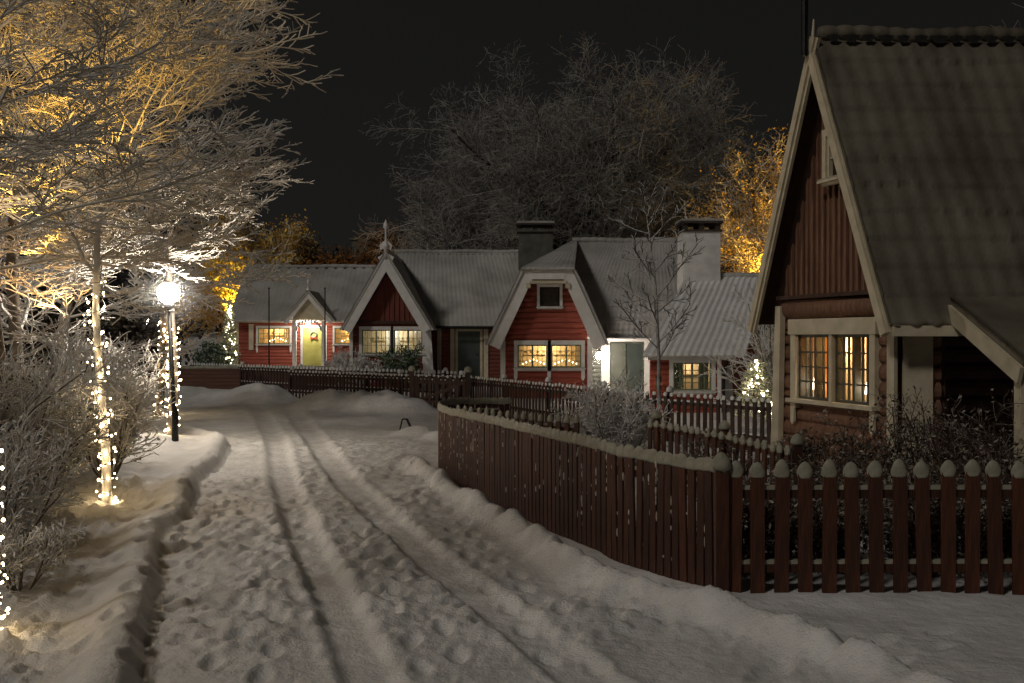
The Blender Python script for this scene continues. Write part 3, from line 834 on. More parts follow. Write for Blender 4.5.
b.box(4.85, 5.05, 33.5, 33.7, .45, .48); b.lathe((4.95, 33.6, .82), [(.13, 0), (.02, .12)], 4); b.tube([(4.95, 33.6, .94), (4.95, 33.6, 1.5)], .008, 4)
b.build('cage', M['iron'], ln)

# ------------------------------------------------------------------ cottage D: near, steep gable facing left
FAR = Vector((4.434, 16.3, 0)); NEAR = Vector((5.25, 13.59, 0))
ux = (NEAR - FAR).normalized(); uy = Vector((-ux.y, ux.x, 0))
FD = Matrix(((ux.x, uy.x, 0, FAR.x), (ux.y, uy.y, 0, FAR.y), (0, 0, 1, 0), (0, 0, 0, 1)))
WD = (NEAR - FAR).length
hD = thing('cottage', 'near cottage with a very steep roof, tall lattice windows and a lean-to porch', 'house', (5.6, 14.4, gh(5.6, 14.4)))
wD = (.55, 2.40, 1.23, 2.24)
w = MB(FD); log_wall(w, 0, WD, -.1, 2.46, 0, [wD], .24, .06); w.build('wall', M['nred'], hD)
w = MB(FD); w.tube([(.1, .02, 2.64), (WD - .12, .02, 2.64)], .15, 14); w.build('band_log', M['nred'], hD, smooth=True)
w = MB(FD); w.box(.02, WD, -.14, .05, 2.80, 2.86); w.build('band_board', M['under'], hD)
hw = WD / 2
w = MB(FD); batten_gable(w, .0, WD, 2.87, lambda x: 2.5 + 4.0 * (1 - abs(x - hw) / (hw + .2)), .03, .135, .05)
w.build('gable_boards', M['nred'], hD)
# windows: two casement pairs between cream casings
for k in range(2):
    a = wD[0] + k * .96; b_ = a + .89
    window(hD, a, b_, wD[2], wD[3], .0, 3, 4, M['lattice'], None, .07, 2, F=FD, mw=.026)
t = MB(FD)
t.box(wD[0] - .14, wD[0], -.12, .02, wD[2] - .15, wD[3]); t.box(wD[1], wD[1] + .12, -.12, .02, wD[2] - .15, wD[3])
t.box(wD[0] + .89, wD[0] + .96, -.12, .02, wD[2], wD[3]); t.box(wD[0] - .18, wD[1] + .16, -.14, .02, wD[3], wD[3] + .24)
t.box(wD[0] - .17, wD[1] + .15, -.19, -.02, wD[2] - .06, wD[2])
for fx in (wD[0] - .14, wD[1]): t.ext([(fx, wD[2] - .36), (fx + .05, wD[2] - .42), (fx + .1, wD[2] - .36), (fx + .1, wD[2] - .15), (fx, wD[2] - .15)], -.12, -.08)
t.build('window_casing', M['cream'], hD)
room(hD, wD[0], wD[1], wD[2], wD[3], .05, .7, 70, (1, .62, .27), F=FD, curt=[(wD[0], .52, M['ocurtain']), (wD[0] + .56, .34, M['curtain']), (wD[0] + 1.0, .36, M['curtain']), (wD[0] + 1.42, .42, M['ycurtain'])], lp=(.55 + .9, .5, 2.1))
for lx, lb in ((.80, 'left one of two small glowing lamps on the sill of the near lattice window'), (2.12, 'right one of two small glowing lamps on the sill of the near lattice window')):
    p = FD @ Vector((lx, .12, wD[2] + .0))
    lo = thing('table_lamp', lb, 'lamp', p)
    b = MB(FD); b.lathe((lx, .115, wD[2]), [(.04, 0), (.04, .02), (.01, .04), (.01, .16)], 8); b.build('stand', M['white'], lo)
    b = MB(FD); b.lathe((lx, .115, wD[2] + .15), [(.085, 0), (.055, .18)], 12); b.build('lamp_shade', M['lampshade'], lo)
w = MB(FD); w.ext([(-.14, -.1), (.1, -.1), (.18, 2.7), (.03, 2.7)], -.16, -.065); w.build('corner_post', M['cream'], hD)
w = MB(FD); w.box(WD - .05, WD + .1, -.12, -.062, -.1, 2.4); w.build('corner_post', M['cream'], hD)
wo = window(hD, hw - .02, hw + .42, 4.55, 5.2, -.07, 1, 2, M['cream'], M['cream'], .09, 1, F=FD, sill=True)
w = MB(FD); w.box(hw + .01, hw + .39, -.05, -.045, 4.57, 5.18); w.build('dark_backing', M['dark'], wo)  # near-black sheet imitates the darkness behind this pane
# verge boards
E0 = Vector((4.97, 13.14, 2.36)); E0f = Vector((3.97, 16.56, 2.42)); R0 = Vector((4.46, 14.83, 6.62))
inn = -uy  # outward from gable
w = MB()
for a, b_ in ((E0f, R0), (E0, R0)):
    dirv = (b_ - a).normalized(); nn = dirv.cross(inn).normalized()
    if nn.z > 0: nn = -nn
    for off, wd, th, push in ((.0, .19, .05, .0), (.02, .12, .035, .044)):
        c0 = a + nn * (wd / 2 + off) + inn * push - dirv * .1; c1 = b_ + nn * (wd / 2 + off) + inn * push + dirv * .05
        w.beam(c0, c1, th, wd, up=nn)
w.build('verge_board', M['cream'], hD)
w = MB()
w.tube([R0 + Vector((-.02, 0, -.25)) + inn * .1, R0 + Vector((-.02, 0, .9)) + inn * .1], .05, 8)
w.build('finial', M['iron'], hD)
w = MB(); w.tube([R0 + Vector((.06, 0, -.1)) + inn * .06, R0 + Vector((.08, 0, .3)) + inn * .06], [.03, .012], 8)
w.build('finial_spike', M['cream'], hD)
RD = Vector((9.5, .3, 0))
roof_sheet('roof', E0, E0 + RD, R0 + RD, R0, M['thin_shaded_snow'], hD, seed=40, wave=.27, amp=.007, rows=.42, step=.030, thick=.08, res=10, rowres=9, rowphase=.006, rag=.06)
roof_sheet('roof', E0f, E0f + RD, R0 + RD, R0, M['thin_shaded_snow'], hD, seed=41, wave=.27, amp=.03, rows=.40, step=.045, thick=.08)
ridge_cap(hD, R0 + Vector((.1, 0, .08)), R0 + RD + Vector((0, 0, .08)), M['thin_shaded_snow'], .13, .26)
w = MB(); rng = random.Random(8)
for k in range(34):
    x = .28 + k * .262; c = R0 + Vector((x, RD.y * x / RD.x - .14, -.02)); s = .8 + .5 * rng.random()
    w.add([c + Vector((-.11 * s, 0, .05)), c + Vector((-.05, -.012, -.045 * s)), c + Vector((.05, -.012, -.05 * s)), c + Vector((.11 * s, 0, .05)), c + Vector((0, -.01, .065))], [(0, 1, 2, 3, 4)])
w.build('ridge_gap_shade', M['dark'], hD)  # flat dark shapes imitate the shaded openings below the ridge cap
# long side wall, porch lean-to
SX = Matrix.Translation((5.25, 13.59, 0)) @ Matrix.Rotation(R(2), 4, 'Z')
w = MB(SX); log_wall(w, .1, .6, -.1, 2.4, .0, [], .24, .06); w.build('wall', M['nred'], hD)
w = MB(SX); log_wall(w, .6, 7, -.1, 2.4, .9, [], .24, .06); w.box(.6, .7, .05, .9, -.1, 2.4); w.build('porch_wall', M['under'], hD)  # dark underside colour on this wall stands in for the porch shade
w = MB(SX); w.box(.05, .46, -.10, -.065, -.1, 2.3); w.box(-.1, .62, -.28, -.10, 2.24, 2.38); w.build('side_panel', M['cream'], hD)
w = MB(); w.beam((5.0, 13.08, 2.28), (5.95, 13.1, 2.28), .05, .14); w.build('eave_board', M['cream'], hD)
P0 = Vector((5.83, 13.35, 2.72)); P1 = Vector((5.83, 11.35, 1.90))
roof_sheet('porch_roof', P1, P1 + Vector((5, .1, 0)), P0 + Vector((5, .1, 0)), P0, M['thin_shaded_snow'], hD, seed=44, wave=.5, amp=.006, rows=1.2, step=.01, thick=.06)
w = MB(); w.beam(P0 + Vector((-.03, 0, -.14)), P1 + Vector((-.03, 0, -.14)), .05, .2); w.build('porch_verge_board', M['cream'], hD)
w = MB(); w.box(5.84, 6.0, 11.42, 11.58, -.1, 1.8); w.box(5.84, 10.6, 11.44, 11.56, 1.7, 1.84); w.build('porch_post', M['cream'], hD)


# ------------------------------------------------------------------ fences
def resample(path, pitch):
    P = [Vector((p[0], p[1], 0)) for p in path]; out = []; acc = 0.0; nxt = 0.0
    for a, b in zip(P[:-1], P[1:]):
        L = (b - a).length; d = (b - a) / L
        while nxt <= acc + L:
            out.append((a + d * (nxt - acc), d)); nxt += pitch
        acc += L
    return out


def smooth_path(path, n=8):
    out = []
    P = [Vector((p[0], p[1], 0)) for p in path]
    for i in range(len(P) - 1):
        p0 = P[max(i - 1, 0)]; p1 = P[i]; p2 = P[i + 1]; p3 = P[min(i + 2, len(P) - 1)]
        for k in range(n):
            t = k / n
            q = .5 * ((2 * p1) + (-p0 + p2) * t + (2 * p0 - 5 * p1 + 4 * p2 - p3) * t * t + (-p0 + 3 * p1 - 3 * p2 + p3) * t ** 3)
            out.append((q.x, q.y))
    out.append((P[-1].x, P[-1].y)); return out


def picket_mesh(w, h, t, top, seed=0):
    b = MB()
    if top == 'point': pts = [(-w / 2, -.15), (w / 2, -.15), (w / 2, h - w * .55), (0, h), (-w / 2, h - w * .55)]
    else: pts = [(-w / 2, -.15), (w / 2, -.15), (w / 2, h - w * .35), (w * .3, h - .1 * w), (0, h), (-w * .3, h - .1 * w), (-w / 2, h - w * .35)]
    b.ext(pts, -t / 2, t / 2)
    me_o = b.build('picket', M['fence']); me = me_o.data; bpy.data.objects.remove(me_o); return me


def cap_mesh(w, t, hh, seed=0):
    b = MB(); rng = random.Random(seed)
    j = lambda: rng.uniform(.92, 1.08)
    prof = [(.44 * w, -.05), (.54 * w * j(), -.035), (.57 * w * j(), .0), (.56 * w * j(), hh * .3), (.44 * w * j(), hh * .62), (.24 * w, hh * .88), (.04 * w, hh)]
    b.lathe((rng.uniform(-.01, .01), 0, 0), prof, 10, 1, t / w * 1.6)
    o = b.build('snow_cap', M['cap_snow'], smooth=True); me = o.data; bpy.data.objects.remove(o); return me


def fence(label, cat, path, pitch, pw, h, t, m, top='round', cap=.11, capw=1.0, rails=(.35, .85), side=1, group=None, caps_as_parts=True, post_every=0, post_h=None, seed=0, railsnow=True, zoff=None, hvar=None, name='picket_fence', capm=None):
    CM = M[capm] if capm else (M['far_lit_cap'] if m is M['dfence'] else M['cap_snow'])
    pts = resample(path, pitch)
    c = pts[len(pts) // 2][0]
    root = thing(name, label, cat, (c.x, c.y, gh(c.x, c.y)), group)
    rng = random.Random(seed)
    pm = picket_mesh(pw, h, t, top); pm.materials.clear(); pm.materials.append(m)
    cms = [cap_mesh(pw * capw, t, cap * k, s) for s, k in enumerate((.9, 1.0, 1.12))]
    for q in cms: q.materials.clear(); q.materials.append(CM)
    order = sorted(range(len(pts)), key=lambda i: pts[i][0].length)
    near = set(order[:100]); rest = MB(); rest_n = 0
    for i, (p, d) in enumerate(pts):
        z = gh(p.x, p.y) if zoff is None else zoff
        z = min(z, .12) * .5
        if hvar: z += hvar(i / max(1, len(pts) - 1))
        z += rng.gauss(0, .004 if name == 'board_fence' else .008)
        ang = math.atan2(d.y, d.x)
        M4 = Matrix.Translation((p.x, p.y, z)) @ Matrix.Rotation(ang, 4, 'Z') @ Matrix.Rotation(rng.gauss(0, .013), 4, 'Y')
        if i in near:
            o = bpy.data.objects.new('picket', pm); COL.objects.link(o); o.parent = root
            o.location = M4.translation - root.location; o.rotation_euler = M4.to_euler()
            q = bpy.data.objects.new('snow_cap', rng.choice(cms)); COL.objects.link(q); q.parent = o
            q.location = (0, 0, h - pw * .28); q.rotation_euler = (0, 0, rng.choice((0, math.pi)))
        else:
            rest_n += 1
            for me, zz, mi in ((pm, 0, 0), (rng.choice(cms), h - pw * .28, 1)):
                rest.cur = mi
                rest.add([M4 @ (v.co + Vector((0, 0, zz))) for v in me.vertices], [tuple(f.vertices) for f in me.polygons])
    if rest_n: tag(rest.build('picket_row', [m, CM], root), kind='stuff')
    sp = resample(path, .3)
    for rz in rails:
        for nm, hh, off, mm, ww in (('rail', .075, 0, m, .04), ('rail_snow', .035, .055, CM, .05)):
            if nm == 'rail_snow' and not railsnow: continue
            b = MB(); prev = None
            for k, (p, d) in enumerate(sp):
                n = Vector((-d.y, d.x, 0)) * side
                f_ = (k / max(1, len(sp) - 1)); zz = rz + off + (min(gh(p.x, p.y), .12) * .5 if zoff is None else zoff * .5) + (hvar(f_) if hvar else 0)
                q = p + n * (t / 2 + .026) + Vector((0, 0, zz))
                if prev is not None: b.beam(prev, q, ww, hh)
                prev = q
            b.build(nm, mm, root)
    if post_every:
        for (p, d) in resample(path, post_every):
            n = Vector((-d.y, d.x, 0)) * side; q = p + n * (t / 2 + .10)
            b = MB(); b.box(q.x - .05, q.x + .05, q.y - .05, q.y + .05, -.1, (post_h or h) + .02)
            po_ = b.build('post', m, root)
            b = MB(); b.lathe((q.x, q.y, (post_h or h) + .015), [(.07, 0), (.085, .03), (.06, .1), (.01, .13)], 10); b.build('snow_cap', CM, po_, smooth=True)
    return root


cf = fence('curved dark red fence of narrow boards with snow along its top, bending round the road', 'fence', smooth_path(FPATH), .112, .088, 1.07, .025, M['fence'],
           cap=.075, capw=2.1, rails=(.3, .85), side=-1, seed=1, hvar=lambda f: .02 + .05 * math.sin(math.pi * min(1, f * 1.3)) - .09 * f * f, name='board_fence')
b = MB(); rng = random.Random(12)
sp = resample(smooth_path(FPATH), .112)
for (p, d) in sp:
    n = Vector((d.y, -d.x, 0))
    dens = 8 if float(fbm(np.array([p.x * 1.3]), np.array([p.y * 1.3]), 91, 2)[0]) > 0 else 2.8
    for k in range(int(rng.expovariate(1 / dens))):
        q = p + d * .056
        z = .12 + .95 * rng.random() ** .7
        hh = rng.uniform(.012, .05)
        pos = q + Vector((0, 0, z)) - n * .0
        ra = rng.uniform(.004, .012); b.ball(pos + Vector((-d.y, d.x, 0)) * rng.uniform(-.012, .014), ra, 6, 5, (1, 1, hh / ra))
tag(b.build('snow_flecks', M['fleck'], cf, smooth=True), kind='stuff')
ff = fence('dark red picket fence in the foreground with a round snow cap on every wide picket', 'fence', [(1.93, 8.66), (6.6, 8.7)], .2085, .122, 1.06, .028, M['fence'],
           cap=.10, capw=1.0, rails=(.18, .83), side=1, seed=3, post_every=0, zoff=0.0)
b = MB(); b.box(1.765, 1.875, 8.60, 8.70, -.1, 1.07); po_ = b.build('post', M['fence'], ff)
b = MB(); b.lathe((1.82, 8.65, 1.06), [(.07, -.02), (.09, .02), (.075, .08), (.03, .13), (.005, .14)], 10); b.build('snow_cap', M['cap_snow'], po_, smooth=True)
fence('short red fence with knobbly snow caps behind the curved board fence', 'fence', [(-.95, 17.6), (.2, 16.2), (1.0, 15.3)], .2, .1, .96, .025, M['fence'], cap=.08, capw=1.1, rails=(.3, .78), seed=4)
fence('red garden fence behind the frosted bush, leading to the near cottage', 'fence', [(2.1, 15.1), (2.45, 14.2), (2.85, 13.0), (3.2, 11.4)], .2, .1, .94, .025, M['fence'], cap=.07, capw=1.1, rails=(.3, .85), seed=5, post_every=1.9, capm='cap_snow')
fence('long dark brown picket fence along the far side of the road to the near cottage', 'fence', [(-7.7, 34.5), (-4.5, 32.0), (-1.24, 29.4), (.4, 25.9), (2.0, 22.8), (2.75, 21.0), (4.9, 18.4)], .17, .085, 1.05, .025, M['dfence'], cap=.035, capw=1.0, rails=(.3, .85), side=1, seed=6, post_every=2.6, zoff=0)
fence('brown picket fence with white snowy tips in front of the two far cottages', 'fence', [(-14.4, 44.5), (-8, 38.8), (-1.45, 33.2)], .2, .09, 1.02, .025, M['dfence'], cap=.07, capw=1.25, rails=(.3, .8), seed=7, post_every=4, zoff=0)
# low boarded wall far left
lw = thing('low_wall', 'low brown boarded wall with snow on top at the far left end of the road', 'wall', (-12, 42, gh(-12, 42)))
w = MB(); log_wall(w, -15.5, -6.2, -.2, .86, 41.9, [], .16, .015); w.box(-15.5, -6.2, 42.01, 42.2, -.2, .86); w.build('boards', M['wall_red'], lw)
w = MB(); pts = [Vector((-15.5 + k * .3, 42.05, .89 + .02 * math.sin(k * 1.7))) for k in range(32)]; w.tube(pts, [.1 + .015 * math.sin(k * 2.1) for k in range(32)], 8); w.build('snow_top', M['cap_snow'], lw, smooth=True)
# gate leaf in the long fence
gt = thing('garden_gate', 'dark garden gate with a slanting brace, ajar in the long picket fence', 'gate', (-1.9, 29.0, 0))
b = MB(); b.beam((-2.9, 29.75, .28), (-1.35, 28.95, .28), .04, .08); b.beam((-2.9, 29.75, .86), (-1.35, 28.95, .86), .04, .08); b.beam((-2.85, 29.7, .28), (-1.4, 28.95, .86), .04, .07); b.build('gate_frame', M['dfence'], gt)
b = MB()
for k in range(8):
    t = k / 7; x = -2.85 + 1.45 * t; y = 29.68 - .73 * t; b.box(x - .04, x + .04, y - .03, y - .01, .1, 1.05)
b.build('gate_pickets', M['dfence'], gt)
for x, y in ((-3.0, 29.8), (-1.28, 28.9)):
    b = MB(); b.box(x - .07, x + .07, y - .07, y + .07, -.1, 1.18); q = b.build('gate_post', M['dfence'], gt)
    b = MB(); b.lathe((x, y, 1.17), [(.09, 0), (.12, .05), (.09, .14), (.02, .18)], 10); b.build('snow_cap', M['cap_snow'], q, smooth=True)

# thin garden poles by the long cottage
for px, y0, lb in ((269, 287, 'thin dark garden pole in front of the window left of the porch'), (325, 283, 'thin dark garden pole just right of the yellow-green door')):
    p = W(px, y0, 45.5); p = Vector((p.x, p.y, 0))
    o = thing('garden_pole', lb, 'pole', (p.x, p.y, .2), 'thin poles before the long cottage')
    b = MB(); b.tube([(p.x, p.y, .1), (p.x, p.y, 4.4)], [.035, .025], 6); b.build('shaft', M['iron'], o)
    b = MB(); b.ball((p.x, p.y, 4.42), .045, 8, 6); b.build('knob', M['iron'], o)


# ------------------------------------------------------------------ street lamps
def street_lamp(x, y, lean, top, gm, label, r=.2):
    z = gh(x, y)
    o = thing('street_lamp', label, 'street lamp', (x, y, z), 'globe street lamps')
    b = MB(); b.tube([(x, y, z - .1), (x, y, z + .55), (x + lean * .2, y, z + .62), (x + lean * .9, y, top - r - .1)], [.065, .06, .042, .036], 10); b.build('post', M['iron'], o, smooth=True)
    b = MB(); b.lathe((x + lean, y, top - r - .12), [(.04, 0), (.1, .05), (.09, .1), (.06, .12)], 12); b.build('collar', M['iron'], o)
    b = MB(); b.ball((x + lean, y, top), r, 20, 12); b.build('globe', gm, o, smooth=True)
    b = MB(); b.ball((x + lean, y, top + r * .93), r * .45, 12, 6, (1, 1, .4)); b.build('snow_cap', M['cap_snow'], o, smooth=True)


street_lamp(-6.33, 18.7, -.12, 3.03, M['globe'], 'black lamp post with a bright glowing globe beside the snowy road')
street_lamp(-20.8, 57, 0, 3.1, M['globe_far'], 'far small globe lamp seen through the branches left of the bright one')


def haze(c, r, dens, label):  # added ball of scattering volume that gives a lamp its halo
    b = MB(); b.ball(c, r, 20, 12)
    m = bpy.data.materials.new('halo_scatter'); m.use_nodes = True
    N, L = m.node_tree.nodes, m.node_tree.links
    N.remove(N['Principled BSDF'])
    v = N.new('ShaderNodeVolumeScatter'); v.inputs['Anisotropy'].default_value = .2
    tc = N.new('ShaderNodeTexCoord')
    ln_ = N.new('ShaderNodeVectorMath'); ln_.operation = 'LENGTH'; L.new(tc.outputs['Object'], ln_.inputs[0])
    mr = N.new('ShaderNodeMapRange'); mr.interpolation_type = 'SMOOTHSTEP'
    mr.inputs['From Min'].default_value = r * .1; mr.inputs['From Max'].default_value = r * .98
    mr.inputs['To Min'].default_value = dens; mr.inputs['To Max'].default_value = 0
    L.new(ln_.outputs['Value'], mr.inputs[0]); L.new(mr.outputs[0], v.inputs['Density'])
    L.new(v.outputs[0], N['Material Output'].inputs['Volume'])
    o = b.build('haze', m, origin=c, smooth=True)
    tag(o, label, 'haze', kind='stuff')


haze((-6.45, 18.7, 3.03), .95, .05, 'faint glowing frost haze round the globe of the near street lamp')
haze((3.25, 36.3, 1.52), 1.0, .04, 'faint glowing haze round the white wall lamp of the half-hipped cottage')
# ------------------------------------------------------------------ plants
def grow(seed, roots, lv, maxn=40000):
    """roots: [(pos,dir,len,rad)], lv: per-level dicts; returns [(pts,rads)] per level"""
    rng = random.Random(seed); U, G = rng.uniform, rng.gauss
    out = [[] for _ in lv]
    stack = [(Vector(p), Vector(d).normalized(), L, r, 0) for p, d, L, r in roots]
    while stack:
        p, d, L, r, k = stack.pop()
        q = lv[k]; n = q['seg']; step = L / n; wob = q['wob']; up = q['up']
        pts = [p.copy()]; rad = [r]; dirs = [d.copy()]
        tip = q.get('tip', .4)
        for i in range(n):
            d = Vector((d.x + G(0, wob), d.y + G(0, wob), d.z + G(0, wob * .8) + up)).normalized()
            p = p + d * step; pts.append(p.copy()); dirs.append(d.copy())
            rad.append(max(r * (1 - (1 - tip) * (i + 1) / n), q.get('minr', .002)))
        out[k].append((pts, rad))
        if k + 1 < len(lv):
            c = lv[k + 1]; m = c['n']; m = int(m * L / q['ref'] + .5) if 'ref' in q else m
            m = max(1, m)
            az0 = U(0, 6.28)
            for j in range(m):
                t = c['start'] + (1 - c['start']) * (j + U(.1, .9)) / m
                f = t * n; i = min(int(f), n - 1); fr = f - i
                pos = pts[i].lerp(pts[i + 1], fr); dd = dirs[min(i + 1, n)]
                ang = R(c['ang'] + U(-c['angv'], c['angv']))
                if c.get('planar'):
                    sidev = dd.cross(Vector((G(0, .35), G(0, .35), 1))).normalized()
                    if j % 2: sidev = -sidev
                    nd = dd * math.cos(ang) + sidev * math.sin(ang)
                else:
                    az = az0 + j * 2.4 + U(-.4, .4)
                    a = dd.cross(Vector((.2, .3, 1))).normalized(); b_ = dd.cross(a)
                    nd = dd * math.cos(ang) + (a * math.cos(az) + b_ * math.sin(az)) * math.sin(ang)
                rr = max(min((rad[i]) * c['rr'], rad[i]), c.get('minr', .002))
                LL = c['len'] * U(.65, 1.25) * (1 - c.get('taper', .45) * t)
                if c.get('bias') is not None: LL *= c['bias'](nd)
                stack.append((pos, nd, LL, rr, k + 1))
    return out


def tubes(lines, sides=3):
    """[(pts,rads)] -> verts, quad faces, grouped by point count"""
    V = []; F = []; base = 0; by = {}
    for l in lines: by.setdefault(len(l[0]), []).append(l)
    for n, ls in by.items():
        P = np.array([[tuple(v) for v in l[0]] for l in ls]); Rr = np.array([l[1] for l in ls])
        T = np.empty_like(P); T[:, 1:-1] = P[:, 2:] - P[:, :-2]; T[:, 0] = P[:, 1] - P[:, 0]; T[:, -1] = P[:, -1] - P[:, -2]
        T /= np.linalg.norm(T, axis=2, keepdims=True) + 1e-9
        ref = np.array([.31, .22, .92]); A = np.cross(T, ref); A /= np.linalg.norm(A, axis=2, keepdims=True) + 1e-9; B = np.cross(T, A)
        rings = []
        for k in range(sides):
            q = 2 * math.pi * k / sides
            rings.append(P + (A * math.cos(q) + B * math.sin(q)) * Rr[..., None])
        Q = np.stack(rings, 2)
        N = len(ls); idx = np.arange(N * n * sides).reshape(N, n, sides) + base
        nx = np.roll(idx, -1, axis=2)
        f = np.stack([idx[:, :-1], nx[:, :-1], nx[:, 1:], idx[:, 1:]], -1).reshape(-1, 4)
        V.append(Q.reshape(-1, 3)); F.append(f); base += N * n * sides
    return np.concatenate(V), np.concatenate(F)


def leaves(centers, n, spread, size, seed, flat=.6):
    rg = np.random.RandomState(seed); C = np.asarray(centers)
    c = C[rg.randint(0, len(C), n)] + rg.normal(0, spread, (n, 3))
    a = rg.normal(0, 1, (n, 3)); a /= np.linalg.norm(a, axis=1, keepdims=True)
    b = np.cross(a, rg.normal(0, 1, (n, 3)) + [0, 0, flat]); b /= np.linalg.norm(b, axis=1, keepdims=True) + 1e-9
    s = (size * rg.uniform(.5, 1.4, n))[:, None]
    V = np.stack([c - a * s, c - b * s * .5, c + a * s, c + b * s * .5], 1).reshape(-1, 3)
    return V, np.arange(n * 4).reshape(n, 4)


def plant(name, label, cat, base, levels, trunk_lv, mtrunk, mcrown, group=None, lf=None, sides=(8, 3), tname='trunk', cname='crown'):
    o = thing(name, label, cat, base, group)
    tl = [l for k in range(trunk_lv) for l in levels[k]]
    if tl:
        V, F = tubes(tl, sides[0]); np_mesh(tname, V, F, mtrunk, o, smooth=True)
    V, F = tubes([l for k in range(trunk_lv, len(levels)) for l in levels[k]], sides[1])
    np_mesh(cname, V, F, mcrown, o)
    if lf is not None:
        V, F = leaves([tuple(l[0][-1]) for l in levels[-1]] + [tuple(l[0][len(l[0]) // 2]) for l in levels[-1]], *lf[:4]); np_mesh('foliage', V, F, lf[4], o)
    return o


TRUNK = {}


def frost_tree(label, x, y, h, tr, seed, reach, n1=15, n2=11, n3=8, n4=6, start=.32, bias=None, tw=.0042, top_dir=(0, 0, 1), mc='frost', ml='bark', name='frosted_tree', group='frosted trees along the pavement', up1=.02, sc=1.6, trunkwob=.05, trunktip=.3):
    tw *= sc
    z = gh(x, y)
    lv = [dict(seg=9, wob=trunkwob, up=.03, ref=h, tip=trunktip),
          dict(n=int(n1 * 1.35), start=start, len=reach, ang=70, angv=16, rr=.36, seg=9, wob=.10, up=up1, taper=.42, minr=.012, ref=reach, bias=bias),
          dict(n=n2, start=.12, len=reach * .42, ang=44, angv=14, rr=.42, seg=6, wob=.10, up=.015, taper=.35, minr=tw * 1.3, planar=True, ref=reach * .42),
          dict(n=n3, start=.1, len=reach * .17, ang=42, angv=14, rr=.5, seg=4, wob=.12, up=.02, taper=.3, minr=tw * 1.1, planar=True),
          dict(n=n4, start=.15, len=reach * .07, ang=40, angv=15, rr=.6, seg=2, wob=.14, up=.02, taper=.2, minr=tw, tip=.7, planar=True)]
    L = grow(seed, [((x, y, z - .1), top_dir, h, tr)], lv)
    TRUNK[seed] = L[0][0][0]
    return plant(name, label, 'tree', (x, y, z), L, 1, M[ml], M[mc], group)


# trees on the left
frost_tree('frosted tree whose trunk is wound with lights to above head height, beside the trodden pavement', -5.0, 12.3, 7.4, .06, 101, 3.2, n1=15, n2=10, n3=8, tw=.0046, start=.34, trunkwob=.05, trunktip=.10, ml='frost',
           bias=lambda d: 1.0 + .18 * max(0, d.x))
frost_tree('nearest frosted tree at the left edge, its light-wound trunk half out of frame', -3.60, 6.9, 5.6, .045, 102, 1.9, top_dir=(-.13, 0, 1), n1=13, n2=10, n3=8, start=.45, tw=.0034, ml='frost')
frost_tree('frosted tree right behind the street lamp with lights round its trunk', -6.85, 20.0, 9.0, .10, 103, 3.2, n1=16, n2=11, start=.36, tw=.006, bias=lambda d: 1 - .2 * d.x)
frost_tree('distant frosted tree left of the lamp post with lights round its trunk', -9.95, 28.0, 11, .12, 104, 4.2, n1=18, n2=11, start=.26, tw=.008, bias=lambda d: 1 - .25 * d.x)
frost_tree('dense frosted tree behind the light-wound trunk, its crown lit golden from below', -7.1, 13.9, 8.0, .12, 105, 3.0, n1=15, n2=11, n3=8, start=.36, tw=.005)
frost_tree('frosted tree deep in the thicket at the left edge', -8.6, 17.5, 9.5, .13, 106, 3.6, n1=18, n2=11, n3=8, start=.12, tw=.006, bias=lambda d: 1 - .35 * max(0, d.x))
frost_tree('tall grey frosted tree rearmost of the left thicket', -10.6, 23.5, 11.5, .15, 107, 4.2, n1=18, n2=11, n3=8, start=.12, tw=.0075, bias=lambda d: 1 - .2 * d.x)
frost_tree('frosted tree leaning out over the pavement from the left edge thicket', -5.9, 9.6, 6.8, .10, 108, 2.7, n1=13, n2=10, n3=8, start=.43, tw=.0042)


def shrub(label, x, y, h, n, seed, spread=.7, ms='bark', mc='frost', tw=.004, group=None, name='frosted_shrub', n2=9, n3=6, lf=None, z=None, cat='shrub', up=.02, ratio=.42):
    if lf is None and mc == 'frostw': lf = (int(n * 90), .010 * h ** .5, .013 + .0012 * math.hypot(x, y) * .5, seed, M['frostw'])
    rng = random.Random(seed); z = gh(x, y) if z is None else z
    roots = []
    for k in range(n):
        a = rng.uniform(0, 6.28); s = rng.uniform(.1, 1) * spread
        roots.append(((x + .12 * math.cos(a) * h * .5, y + .12 * math.sin(a) * h * .5, z - .05), (math.cos(a) * s, math.sin(a) * s, 1), h * rng.uniform(.7, 1.1), .010 + .006 * h))
    lv = [dict(seg=7, wob=.10, up=up, ref=h), dict(n=n2, start=.2, len=h * ratio, ang=42, angv=16, rr=.55, seg=5, wob=.13, up=.02, minr=tw * 1.3),
          dict(n=n3, start=.15, len=h * ratio * .45, ang=42, angv=16, rr=.6, seg=3, wob=.16, up=.02, minr=tw, tip=.8)]
    L = grow(seed, roots, lv)
    return plant(name, label, cat, (x, y, z), L, 1, M[ms], M[mc], group, lf, (5, 3), 'stems', 'twigs')


